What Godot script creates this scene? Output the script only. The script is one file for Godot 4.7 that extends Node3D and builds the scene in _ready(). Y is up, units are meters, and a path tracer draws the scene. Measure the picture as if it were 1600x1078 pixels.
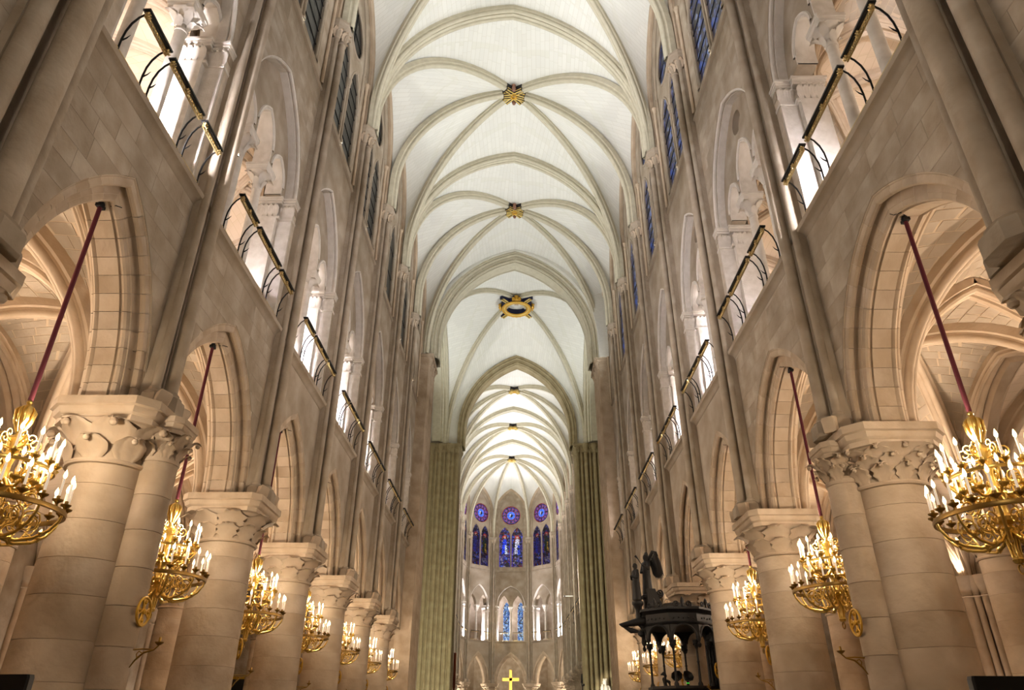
extends Node3D
# Gothic cathedral nave seen from its west end: camera stands at x 0.15, y 1.7, z 0 and looks along -z and up.
const NW := 6.22            # wall face of the nave, left and right of the axis
const DL := [1.6, 6.25, 11.13, 16.4, 21.3, 26.2, 31.1, 36.0, 40.9]   # depth of the piers on the left
const DR := [1.9, 6.4, 12.25, 17.75, 22.65, 27.5, 32.35, 37.2, 41.8]   # and on the right
const ORD := ["first", "second", "third", "fourth", "fifth", "sixth", "seventh", "eighth", "ninth", "tenth"]
const H_AB := 6.38
const H_FL := 10.95
const H_SP := 15.0
const H_ST := 19.8
const H_CL := 23.3
const H_CR := 31.55
var M := {}
var cache := {}
var rng := RandomNumberGenerator.new()


# ------------------------------------------------------------------ mesh building
class G:
	var v := PackedVector3Array()
	var n := PackedVector3Array()
	var t := PackedVector2Array()
	var ix := PackedInt32Array()

	func quad(a: Vector3, b: Vector3, c: Vector3, d: Vector3) -> void:
		var m := (c - a).cross(d - b).normalized()
		var k := v.size()
		v.append_array([a, b, c, d])
		n.append_array([m, m, m, m])
		t.append_array([Vector2(0, 0), Vector2(1, 0), Vector2(1, 1), Vector2(0, 1)])
		ix.append_array([k, k + 2, k + 1, k, k + 3, k + 2])

	func tri(a: Vector3, b: Vector3, c: Vector3) -> void:
		var m := (b - a).cross(c - a).normalized()
		var k := v.size()
		v.append_array([a, b, c])
		n.append_array([m, m, m])
		t.append_array([Vector2(a.x, a.y), Vector2(b.x, b.y), Vector2(c.x, c.y)])
		ix.append_array([k, k + 2, k + 1])

	func box(c: Vector3, s: Vector3, b := Basis.IDENTITY) -> void:
		var h := s * 0.5
		var p := []
		for i in 8:
			p.append(c + b * Vector3(h.x * (1 if i & 1 else -1), h.y * (1 if i & 2 else -1), h.z * (1 if i & 4 else -1)))
		quad(p[4], p[5], p[7], p[6]); quad(p[1], p[0], p[2], p[3])
		quad(p[5], p[1], p[3], p[7]); quad(p[0], p[4], p[6], p[2])
		quad(p[6], p[7], p[3], p[2]); quad(p[0], p[1], p[5], p[4])

	# rows of points; smooth where neighbouring quads agree, creased where they do not
	func grid(P: Array, flip := false, ci := false, cj := false, uvs := [], crease := 0.75) -> void:
		var R := P.size()
		var C: int = P[0].size()
		var fi := R if ci else R - 1
		var fj := C if cj else C - 1
		var F := PackedVector3Array()
		F.resize(fi * fj)
		for i in fi:
			var p: PackedVector3Array = P[i]
			var q: PackedVector3Array = P[(i + 1) % R]
			for j in fj:
				var j1 := (j + 1) % C
				var m := (q[j1] - p[j]).cross(q[j] - p[j1]).normalized()
				F[i * fj + j] = -m if flip else m
		for i in fi:
			var i1 := (i + 1) % R
			for j in fj:
				var j1 := (j + 1) % C
				var f := F[i * fj + j]
				var k := v.size()
				v.append_array([P[i][j], P[i][j1], P[i1][j1], P[i1][j]])
				for c in 4:
					var s := f
					var di := -1 if c < 2 else 1
					var dj := -1 if c == 0 or c == 3 else 1
					var a := i + di
					var b := j + dj
					if ci: a = posmod(a, fi)
					if cj: b = posmod(b, fj)
					var oka := a >= 0 and a < fi
					var okb := b >= 0 and b < fj
					if oka:
						var g := F[a * fj + j]
						if g.dot(f) > crease: s += g
					if okb:
						var g := F[i * fj + b]
						if g.dot(f) > crease: s += g
					if oka and okb:
						var g := F[a * fj + b]
						if g.dot(f) > crease: s += g
					n.append(s.normalized())
				if uvs:
					t.append_array([uvs[i][j], uvs[i][j1], uvs[i1][j1], uvs[i1][j]])
				else:
					t.append_array([Vector2(j, i), Vector2(j + 1, i), Vector2(j + 1, i + 1), Vector2(j, i + 1)])
				if flip: ix.append_array([k, k + 1, k + 2, k, k + 2, k + 3])
				else: ix.append_array([k, k + 2, k + 1, k, k + 3, k + 2])

	func lathe(prof: Array, segs: int, at := Vector3.ZERO, a0 := 0.0, crease := 0.75) -> void:
		var P := []
		for q in prof:
			var row := PackedVector3Array()
			for j in segs:
				var f := a0 + TAU * j / segs
				row.append(at + Vector3(q.x * cos(f), q.y, -q.x * sin(f)))
			P.append(row)
		grid(P, false, false, true, [], crease)

	# a plan polygon (x, z) scaled about its middle at a list of (scale, height)
	func loft(plan: PackedVector2Array, steps: Array, at := Vector3.ZERO, cap := true) -> void:
		var P := []
		for s in steps:
			var row := PackedVector3Array()
			for p in plan:
				row.append(at + Vector3(p.x * s.x, s.y, -p.y * s.x))
			P.append(row)
		grid(P, false, false, true, [], 0.8)
		if cap:
			for e in 2:
				var row: PackedVector3Array = P[0] if e == 0 else P[-1]
				for i in range(1, row.size() - 1):
					if e: tri(row[0], row[i], row[i + 1])
					else: tri(row[0], row[i + 1], row[i])

	func sweep(prof: Array, frames: Array, flip := false, closed := false, crease := 0.75) -> void:
		var P := []
		for f in frames:
			var row := PackedVector3Array()
			for q in prof:
				row.append(f.origin + f.basis.x * q.x + f.basis.y * q.y)
			P.append(row)
		grid(P, flip, false, closed, [], crease)

	func tube(pts: Array, r, segs := 8) -> void:
		var P := []
		var up := Vector3.UP
		for i in pts.size():
			var d: Vector3 = (pts[mini(i + 1, pts.size() - 1)] - pts[maxi(i - 1, 0)]).normalized()
			if i == 0 and absf(d.dot(up)) > 0.9: up = Vector3.RIGHT
			var s := d.cross(up).normalized()
			up = s.cross(d).normalized()
			var rr: float = r[i] if r is Array else r
			var row := PackedVector3Array()
			for j in segs:
				var f := TAU * j / segs
				row.append(pts[i] + (s * cos(f) + up * sin(f)) * rr)
			P.append(row)
		grid(P, true, false, true, [], 0.2)

	# a polygon in x, y given depth from z0 (back) to z1 (front); edges on the lines in split stay open
	func extrude(poly: PackedVector2Array, z0: float, z1: float, split := [], uvr := Rect2(), back := false, sides := true) -> void:
		var cl := PackedVector2Array()
		for q in poly:
			if cl.is_empty() or cl[-1].distance_to(q) > 0.0015: cl.append(q)
		while cl.size() > 3 and cl[0].distance_to(cl[-1]) < 0.0015: cl.remove_at(cl.size() - 1)
		poly = cl
		if poly.size() < 3: return
		if Geometry2D.is_polygon_clockwise(poly): poly.reverse()
		var tr := Geometry2D.triangulate_polygon(poly)
		for e in (2 if back else 1):
			var k := v.size()
			for p in poly:
				v.append(Vector3(p.x, p.y, z0 if e else z1))
				n.append(Vector3(0, 0, -1 if e else 1))
				t.append(Vector2((p.x - uvr.position.x) / uvr.size.x, 1.0 - (p.y - uvr.position.y) / uvr.size.y) if uvr.size.x > 0.0 else p)
			for i in range(0, tr.size(), 3):
				var a := poly[tr[i]]
				var ccw := (poly[tr[i + 1]] - a).cross(poly[tr[i + 2]] - a) > 0.0
				if ccw == (e == 1): ix.append_array([k + tr[i], k + tr[i + 1], k + tr[i + 2]])
				else: ix.append_array([k + tr[i], k + tr[i + 2], k + tr[i + 1]])
		if not sides: return
		var m := poly.size()
		var E := []
		for i in m:
			var d := (poly[(i + 1) % m] - poly[i]).normalized()
			E.append(Vector3(d.y, -d.x, 0))
		for i in m:
			var p := poly[i]
			var q := poly[(i + 1) % m]
			var open := false
			for x in split:
				if absf(p.x - x) < 0.002 and absf(q.x - x) < 0.002: open = true
			if open: continue
			var na: Vector3 = E[i]
			var nb: Vector3 = E[i]
			if E[i].dot(E[(i - 1 + m) % m]) > 0.85: na = (E[i] + E[(i - 1 + m) % m]).normalized()
			if E[i].dot(E[(i + 1) % m]) > 0.85: nb = (E[i] + E[(i + 1) % m]).normalized()
			var k := v.size()
			v.append_array([Vector3(p.x, p.y, z0), Vector3(q.x, q.y, z0), Vector3(q.x, q.y, z1), Vector3(p.x, p.y, z1)])
			n.append_array([na, nb, nb, na])
			t.append_array([Vector2.ZERO, Vector2.ZERO, Vector2.ZERO, Vector2.ZERO])
			ix.append_array([k, k + 2, k + 1, k, k + 3, k + 2])

	func add(o: G, x: Transform3D) -> void:
		var k := v.size()
		for p in o.v: v.append(x * p)
		for p in o.n: n.append((x.basis * p).normalized())
		t.append_array(o.t)
		var mirrored := x.basis.determinant() < 0.0
		for i in range(0, o.ix.size(), 3):
			if mirrored: ix.append_array([k + o.ix[i], k + o.ix[i + 2], k + o.ix[i + 1]])
			else: ix.append_array([k + o.ix[i], k + o.ix[i + 1], k + o.ix[i + 2]])

	func mesh() -> ArrayMesh:
		var a := []
		a.resize(Mesh.ARRAY_MAX)
		a[Mesh.ARRAY_VERTEX] = v
		a[Mesh.ARRAY_NORMAL] = n
		a[Mesh.ARRAY_TEX_UV] = t
		a[Mesh.ARRAY_INDEX] = ix
		var m := ArrayMesh.new()
		m.add_surface_from_arrays(Mesh.PRIMITIVE_TRIANGLES, a)
		return m


# ------------------------------------------------------------------ naming and tagging
func part(called: String, g, mat, parent: Node3D, x := Transform3D.IDENTITY, label := "") -> MeshInstance3D:
	var o := MeshInstance3D.new()
	o.name = called
	o.mesh = g.mesh() if g is G else g
	o.material_override = null
	o.set_surface_override_material(0, M[mat] if mat is String else mat)
	o.transform = x
	o.cast_shadow = GeometryInstance3D.SHADOW_CASTING_SETTING_ON
	parent.add_child(o, true)
	if label: o.set_meta("label", label)
	return o

func thing(called: String, label: String, category: String, x := Transform3D.IDENTITY, group := "") -> Node3D:
	var o := Node3D.new()
	o.name = called
	o.transform = x
	add_child(o, true)
	o.set_meta("label", label)
	o.set_meta("category", category)
	if group: o.set_meta("group", group)
	return o

func struct(called: String, label: String, category: String, x := Transform3D.IDENTITY) -> Node3D:
	var o := thing(called, label, category, x)
	o.set_meta("kind", "structure")
	return o

func copy(src: Node3D, label: String, x: Transform3D) -> Node3D:
	var o := src.duplicate() as Node3D
	o.name = String(src.name).rstrip("0123456789_")
	add_child(o, true)
	o.transform = x
	o.set_meta("label", label)
	return o

func T(p: Vector3, b := Basis.IDENTITY) -> Transform3D:
	return Transform3D(b, p)

func RY(a: float) -> Basis:
	return Basis(Vector3.UP, a)

# wall frame from plan point a (x, depth) to b: x along the wall, z into the church
func frame(a: Vector2, b: Vector2) -> Transform3D:
	var x := Vector3(b.x - a.x, 0, a.y - b.y).normalized()
	return Transform3D(Basis(x, Vector3.UP, x.cross(Vector3.UP)), Vector3(a.x, 0, -a.y))

func pier_frame(side: int, d: float, x := NW) -> Transform3D:
	return frame(Vector2(-x, d), Vector2(-x, d + 1)) if side < 0 else frame(Vector2(x, d), Vector2(x, d - 1))


# ------------------------------------------------------------------ outlines
func arch_R(s: float, rise: float) -> float:
	return (s * s + rise * rise) / (2.0 * s)

func arch_poly(cx: float, yb: float, ys: float, s: float, rise: float, off := 0.0, seg := 12) -> PackedVector2Array:
	var R := arch_R(s, rise)
	var am := acos(clampf((R - s) / (R + off), -1, 1))
	var p := PackedVector2Array()
	p.append(Vector2(cx - s - off, yb))
	p.append(Vector2(cx + s + off, yb))
	for i in seg + 1:
		var a := am * i / seg
		p.append(Vector2(cx + (s - R) + (R + off) * cos(a), ys + (R + off) * sin(a)))
	for i in range(seg - 1, -1, -1):
		var a := am * i / seg
		p.append(Vector2(cx - (s - R) - (R + off) * cos(a), ys + (R + off) * sin(a)))
	return p

func circle_poly(c: Vector2, r: float, seg := 32) -> PackedVector2Array:
	var p := PackedVector2Array()
	for i in seg: p.append(c + Vector2(cos(TAU * (i + 0.5) / seg), sin(TAU * (i + 0.5) / seg)) * r)
	return p

func rect_poly(x0: float, y0: float, x1: float, y1: float) -> PackedVector2Array:
	return PackedVector2Array([Vector2(x0, y0), Vector2(x1, y0), Vector2(x1, y1), Vector2(x0, y1)])

# a plate with holes, cut into upright strips so that every hole reaches a strip's edge
func plate(g: G, outline: PackedVector2Array, holes: Array, z0: float, z1: float, splits := [], back := false) -> void:
	splits = splits.duplicate()
	splits.sort()
	var xs := [-100.0]
	xs.append_array(splits)
	xs.append(100.0)
	for k in xs.size() - 1:
		var strips := Geometry2D.intersect_polygons(outline, rect_poly(xs[k], -100, xs[k + 1], 200))
		for h in holes:
			var next: Array[PackedVector2Array] = []
			for s in strips: next.append_array(Geometry2D.clip_polygons(s, h))
			strips = next
		for s in strips: g.extrude(s, z0, z1, splits, Rect2(), back)

# sweep of a moulding (t behind the face, r outside the opening) along a pointed arch
func arch_band(g: G, cx: float, ys: float, s: float, rise: float, prof: Array, f0 := 0.0, f1 := 1.0, mirror := 1.0, seg := 12, gap := 0.0) -> void:
	var R := arch_R(s, rise)
	var P := []
	for i in seg + 1:
		var row := PackedVector3Array()
		var f: float = lerp(f0, f1, float(i) / seg)
		for q in prof:
			var am := acos(clampf((R - s) / (R + q.y), -1, 1))
			var nominal := acos((R - s) / R)
			var a := nominal * f
			if f > 0.999: a = am
			else: a = minf(a, am)
			if i == 0: a += gap
			if i == seg and f < 0.999: a -= gap
			row.append(Vector3(cx + mirror * ((s - R) + (R + q.y) * cos(a)), ys + (R + q.y) * sin(a), -q.x))
		P.append(row)
	g.grid(P, mirror > 0)

func arc2(c: Vector2, r: float, a0: float, a1: float, k := 5) -> Array:
	var o := []
	for i in k + 1:
		var a := deg_to_rad(lerp(a0, a1, float(i) / k))
		o.append(c + Vector2(cos(a), sin(a)) * r)
	return o


# ------------------------------------------------------------------ materials
func noise_tex(freq: float, lo: Color, hi: Color, seed_: int, size := 512, oct := 5) -> NoiseTexture2D:
	var f := FastNoiseLite.new()
	f.seed = seed_
	f.frequency = freq
	f.fractal_octaves = oct
	var t := NoiseTexture2D.new()
	t.width = size
	t.height = size
	t.seamless = true
	t.noise = f
	var r := Gradient.new()
	r.set_color(0, lo)
	r.set_color(1, hi)
	t.color_ramp = r
	return t

func stone(c: Color, tex: Texture2D, nrm: Texture2D, sc := 0.3) -> StandardMaterial3D:
	var m := StandardMaterial3D.new()
	m.albedo_color = c
	m.albedo_texture = tex
	m.uv1_triplanar = true
	m.uv1_world_triplanar = true
	m.uv1_scale = Vector3.ONE * sc
	m.roughness = 0.88
	m.metallic_specular = 0.3
	m.normal_enabled = true
	m.normal_texture = nrm
	m.normal_scale = 0.35
	m.cull_mode = BaseMaterial3D.CULL_DISABLED
	return m

func plain(c: Color, rough := 0.6, metal := 0.0) -> StandardMaterial3D:
	var m := StandardMaterial3D.new()
	m.albedo_color = c
	m.roughness = rough
	m.metallic = metal
	m.cull_mode = BaseMaterial3D.CULL_DISABLED
	return m

func glow(c: Color, e: float) -> StandardMaterial3D:
	var m := plain(c, 0.5)
	m.emission_enabled = true
	m.emission = c
	m.emission_energy_multiplier = e
	return m

# stained glass: coloured quarries between leads; the tall ones carry a robed figure
func glass_image(w: int, h: int, cells: int, pal: Array, seed_: int, figure := 0) -> Image:
	rng.seed = seed_
	var im := Image.create(w, h, false, Image.FORMAT_RGB8)
	var pts := []
	for i in cells: pts.append([Vector2(rng.randf() * w, rng.randf() * h), pal[rng.randi() % pal.size()]])
	var B := 16
	var bw := w / B + 1
	var bins := {}
	for p in pts:
		var key := Vector2i(int(p[0].x / B), int(p[0].y / B))
		if not bins.has(key): bins[key] = []
		bins[key].append(p)
	for y in h:
		for x in w:
			var best := 1e9
			var sec := 1e9
			var c := Color.BLACK
			var key := Vector2i(x / B, y / B)
			for dy in range(-1, 2):
				for dx in range(-1, 2):
					for p in bins.get(key + Vector2i(dx, dy), []):
						var d: float = p[0].distance_squared_to(Vector2(x, y))
						if d < best:
							sec = best
							best = d
							c = p[1]
						elif d < sec: sec = d
			if figure:
				var u := (x + 0.5) / w * 2.0 - 1.0
				var q := (y + 0.5) / h
				var robe := absf(u) < 0.28 + 0.3 * clampf((q - 0.3) / 0.4, 0, 1) and q > 0.3 and q < 0.68
				var head := Vector2(u, (q - 0.265) * 6.5).length() < 0.24
				if head: c = Color(0.85, 0.7, 0.65)
				elif robe:
					var side := u > 0.05
					c = [[Color(0.1, 0.25, 0.95), Color(0.85, 0.88, 0.95)], [Color(0.85, 0.85, 0.95), Color(0.1, 0.25, 0.85)], [Color(0.1, 0.16, 0.6), Color(0.2, 0.12, 0.45)], [Color(0.05, 0.2, 0.12), Color(0.75, 0.6, 0.15)]][(figure - 1) % 4][1 if side and q > 0.45 else 0]
				elif Vector2(u, (q - 0.265) * 6.5).length() < 0.42: c = Color(0.8, 0.15, 0.12)
				if absf(u) > 0.82: c = c.lerp(Color(0.25, 0.15, 0.75), 0.7)
			if sqrt(sec) - sqrt(best) < 1.1: c = c.darkened(0.75)
			im.set_pixel(x, y, c)
	return im

func glass_mat(im: Image, e: float) -> StandardMaterial3D:
	var m := StandardMaterial3D.new()
	var t := ImageTexture.create_from_image(im)
	m.albedo_texture = t
	m.albedo_color = Color(0.4, 0.4, 0.4)
	m.roughness = 0.4
	m.emission_enabled = true
	m.emission_texture = t
	m.emission = Color.WHITE
	m.emission_operator = BaseMaterial3D.EMISSION_OP_MULTIPLY
	m.emission_energy_multiplier = e
	m.cull_mode = BaseMaterial3D.CULL_DISABLED
	return m

func make_materials() -> void:
	var blot := noise_tex(0.006, Color(0.80, 0.77, 0.73), Color(1, 1, 1), 3, 512, 6)
	var blot2 := noise_tex(0.012, Color(0.9, 0.89, 0.87), Color(1, 1, 1), 8, 512, 5)
	var fine := noise_tex(0.05, Color(0, 0, 0), Color(1, 1, 1), 5, 512, 4)
	fine.as_normal_map = true
	fine.bump_strength = 3.0
	fine.color_ramp = null
	var tones := [Color(0.795, 0.725, 0.635), Color(0.78, 0.71, 0.62), Color(0.805, 0.735, 0.645), Color(0.785, 0.72, 0.64)]
	for i in 4: M["stone%d" % i] = stone(tones[i], blot, fine, 0.23 + 0.03 * i)
	M.stone = M.stone0
	for i in 4: M["block%d" % i] = stone(Color(0.705, 0.655, 0.585) * [1.0, 0.975, 1.02, 0.99][i], blot, fine, 0.2 + 0.05 * i)  # same limestone as the columns, darkened in colour for the dimmer-lit walls
	M.white_stone = stone(Color(0.86, 0.83, 0.79), blot2, fine, 0.5)
	M.rib = stone(Color(0.81, 0.785, 0.70), blot2, fine, 0.4)
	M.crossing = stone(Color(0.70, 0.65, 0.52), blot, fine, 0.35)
	M.mortar = stone(Color(0.80, 0.75, 0.68), blot2, fine, 0.5)
	# the far vaults' courses: a drawn pattern, too fine there to be told apart
	rng.seed = 77
	var im := Image.create(512, 512, false, Image.FORMAT_RGB8)
	im.fill(Color(0.97, 0.97, 0.96))
	for r in 16:
		var x := rng.randi() % 64
		while x < 512:
			var w := 60 + rng.randi() % 60
			im.fill_rect(Rect2i(x, r * 32, w, 32), Color(1, 1, 1).darkened(rng.randf() * 0.03))
			im.fill_rect(Rect2i(x, r * 32, 2, 32), Color(0.92, 0.915, 0.89))
			x += w
		im.fill_rect(Rect2i(0, r * 32, 512, 2), Color(0.91, 0.905, 0.88))
	var wt := ImageTexture.create_from_image(im)
	var web := plain(Color(0.885, 0.88, 0.845), 0.9)
	web.albedo_texture = wt
	M.web = web
	var aw := plain(Color(0.82, 0.735, 0.63), 0.9)
	aw.albedo_texture = wt
	M.aisle_web = aw
	M.joint_web = stone(Color(0.76, 0.68, 0.58), blot2, fine, 0.5)
	M.gold = plain(Color(0.88, 0.75, 0.42), 0.28, 1.0)
	M.dark_gold = plain(Color(0.60, 0.48, 0.26), 0.35, 1.0)
	M.gilt = plain(Color(0.80, 0.62, 0.22), 0.45, 0.6)
	M.rail_gold = plain(Color(0.78, 0.69, 0.48), 0.3, 0.9)
	M.gilt_pale = plain(Color(0.85, 0.74, 0.42), 0.45, 0.4)
	M.iron = plain(Color(0.06, 0.055, 0.05), 0.5, 0.6)
	M.lead = plain(Color(0.05, 0.05, 0.055), 0.6, 0.3)
	M.black = plain(Color(0.015, 0.014, 0.014), 0.45)
	M.wood = plain(Color(0.05, 0.034, 0.026), 0.6)
	M.wood2 = plain(Color(0.085, 0.055, 0.04), 0.6)
	M.velvet = plain(Color(0.33, 0.09, 0.13), 0.9)
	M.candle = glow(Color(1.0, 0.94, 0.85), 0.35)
	M.flame = glow(Color(1.0, 0.88, 0.66), 7.0)
	M.lens = glow(Color(1.0, 0.93, 0.82), 6.0)
	M.lens_dim = glow(Color(1.0, 0.97, 0.92), 0.4)
	M.lens_cold = glow(Color(1.0, 0.96, 0.95), 4.0)
	M.blue_paint = plain(Color(0.035, 0.045, 0.22), 0.7)
	M.blue_light = plain(Color(0.13, 0.22, 0.55), 0.7)
	M.brown_paint = plain(Color(0.07, 0.03, 0.05), 0.6)
	M.white_marble = plain(Color(0.93, 0.91, 0.87), 0.5)
	M.floor = plain(Color(0.42, 0.38, 0.34), 0.5)
	var greys := [Color(0.14, 0.14, 0.13), Color(0.07, 0.07, 0.07), Color(0.22, 0.21, 0.19), Color(0.05, 0.05, 0.055), Color(0.36, 0.36, 0.33), Color(0.10, 0.11, 0.13)]
	var blues := [Color(0.16, 0.26, 0.62), Color(0.30, 0.45, 0.85), Color(0.10, 0.13, 0.30), Color(0.55, 0.65, 0.90), Color(0.12, 0.12, 0.18), Color(0.25, 0.22, 0.35)]
	var rich := [Color(0.08, 0.08, 0.36), Color(0.16, 0.14, 0.52), Color(0.33, 0.31, 0.62), Color(0.42, 0.15, 0.18), Color(0.07, 0.05, 0.14), Color(0.22, 0.33, 0.72), Color(0.34, 0.29, 0.46), Color(0.05, 0.04, 0.08), Color(0.5, 0.46, 0.58)]
	M.glass_grey = glass_mat(glass_image(64, 256, 190, greys, 11), 0.05)
	M.glass_blue = glass_mat(glass_image(64, 256, 220, blues, 12), 0.32)
	for i in 4: M["glass_figure%d" % i] = glass_mat(glass_image(64, 224, 210, rich, 30 + i, i + 1), [1.0, 1.0, 0.38, 0.34][i])
	M.glass_rose = glass_mat(rose_image(rich), 0.85)
	M.glass_sky = glass_mat(glass_image(48, 160, 150, [Color(0.35, 0.56, 0.88), Color(0.55, 0.74, 0.95), Color(0.28, 0.48, 0.8), Color(0.72, 0.84, 0.96)], 50), 0.8)

func rose_image(pal: Array) -> Image:
	var im := glass_image(160, 160, 420, pal, 40)
	for y in 160:
		for x in 160:
			var p := Vector2(x - 80, y - 80)
			var r := p.length()
			var a := fposmod(p.angle() / TAU * 12.0, 1.0)
			if r < 34:
				im.set_pixel(x, y, Color(0.3, 0.5, 1.0) if r > 14 else Color(0.1, 0.1, 0.2).lerp(Color(0.9, 0.9, 1.0), 1.0 if p.x * 0.6 + p.y * 0.3 < -1 else 0.0))
			elif absf(r - 37) < 3 or absf(r - 74) < 3: im.set_pixel(x, y, Color(0.55, 0.12, 0.18))
			elif absf(r - 55) < 9 and absf(a - 0.5) < 0.28: im.set_pixel(x, y, Color(0.65, 0.3, 0.35) if absf(r - 55) < 5 else Color(0.2, 0.25, 0.8))
	return im


# ------------------------------------------------------------------ carved leaves and capitals
# one leaf standing on its foot at the origin, curling over towards +z at the top; w wide, h high
func leaf_grid(w: float, h: float, out: float, lobes: float, fine := true) -> G:
	var g := G.new()
	var nv := 13 if fine else 7
	var nu := 10 if fine else 4
	var P := []
	for i in nv + 1:
		var f := float(i) / nv
		var y: float
		var z: float
		if f < 0.68:
			var k := f / 0.68
			y = h * 0.86 * k
			z = out * 0.55 * k * k * k
		else:
			var a := (f - 0.68) / 0.32 * 2.7
			var r := out * 0.42
			y = h * 0.86 + sin(a) * r * 0.75
			z = out * 0.55 + (1.0 - cos(a)) * r
		var hw := w * 0.5 * (0.62 + 0.5 * sin(PI * minf(f * 1.05, 1.0))) * (1.0 - 0.62 * maxf(0.0, f - 0.62) / 0.38)
		hw *= 1.0 - lobes * absf(sin(f * PI * 3.5))
		var row := PackedVector3Array()
		for j in nu + 1:
			var u := 2.0 * j / nu - 1.0
			var groove := -0.06 * w * exp(-u * u * 50.0) + 0.035 * w * cos(u * PI * 2.5 + f * 2.0 * absf(u))
			row.append(Vector3(u * hw, y - u * u * h * 0.04, z + groove - u * u * w * 0.09 * (1.0 - 0.5 * f)))
		P.append(row)
	g.grid(P, false, false, false, [], 0.5)
	if fine: g.lathe([Vector2(0.001, -1), Vector2(0.7, -0.7), Vector2(1, 0), Vector2(0.7, 0.7), Vector2(0.001, 1)].map(func(q): return q * out * 0.25), 9, Vector3(0, h * 0.82, out * 0.98))
	return g

func chamfer_plan(a: float, b: float, c: float) -> PackedVector2Array:
	return PackedVector2Array([Vector2(a, b - c), Vector2(a - c, b), Vector2(c - a, b), Vector2(-a, b - c), Vector2(-a, c - b), Vector2(c - a, -b), Vector2(a - c, -b), Vector2(a, c - b)])

# capital: bell, leaves in tiers and a moulded abacus; r neck radius, a abacus half width, y0 neck, y1 abacus underside, y2 top
func capital(parent: Node3D, r: float, a: float, y0: float, y1: float, y2: float, tiers: Array, mat: String, seg := 32, ch := 0.3) -> void:
	var at := Vector3.ZERO
	var key := "cap%s" % [[r, a, y0, y1, y2, tiers, seg]]
	if not cache.has(key):
		var g := G.new()
		var P := []
		for i in 9:
			var f := i / 8.0
			var row := PackedVector3Array()
			for j in seg:
				var ph := TAU * j / seg
				var sq := a * 0.97 / maxf(maxf(absf(cos(ph)), absf(sin(ph))), (absf(cos(ph)) + absf(sin(ph))) / 1.42)
				var rr: float = lerp(r * 0.97, lerp(r * 1.1, sq, f * f), pow(f, 3.5))
				row.append(Vector3(rr * cos(ph), lerp(y0, y1, f), -rr * sin(ph)))
			P.append(row)
		g.grid(P, false, false, true)
		g.lathe([Vector2(r * 0.98, y0 - 0.05), Vector2(r * 1.06, y0 - 0.04), Vector2(r * 1.085, y0 - 0.01), Vector2(r * 1.06, y0 + 0.025), Vector2(r * 0.96, y0 + 0.035)], seg)
		var b := G.new()
		var t := y2 - y1
		b.loft(chamfer_plan(a, a, a * ch), [Vector2(0.88, y1 - 0.02), Vector2(0.88, y1 + t * 0.2), Vector2(0.93, y1 + t * 0.3), Vector2(0.955, y1 + t * 0.52), Vector2(0.955, y1 + t * 0.56), Vector2(1.0, y1 + t * 0.62), Vector2(1.0, y2)])
		cache[key] = [g.mesh(), b.mesh()]
	var bell := part("bell", cache[key][0], mat, parent, T(at))
	part("abacus", cache[key][1], mat, parent, T(at))
	var H := y1 - y0
	for tier in tiers:      # [count, foot, top, width, out, lobes, turn]
		var lk := "leaf%s%s" % [H, tier]
		if not cache.has(lk): cache[lk] = leaf_grid(tier[3], H * (tier[2] - tier[1]), tier[4], tier[5], seg > 20).mesh()
		for k in tier[0]:
			var ph: float = TAU * (k + tier[6]) / tier[0]
			var diag := absf(sin(2.0 * ph))
			var f: float = tier[1]
			var rr: float = lerp(r, a, f * f * 0.35) * (1.0 + 0.06 * diag) * 1.02
			part("leaf", cache[lk], mat, bell, T(Vector3(sin(ph) * rr, y0 + H * f + 0.01, cos(ph) * rr), RY(ph) * Basis(Vector3.RIGHT, 0.16) * Basis.from_scale(Vector3(1, 1, 1.0 + (0.35 if diag > 0.9 and f > 0.35 and tier[2] > 0.9 else 0.0)))))

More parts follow.
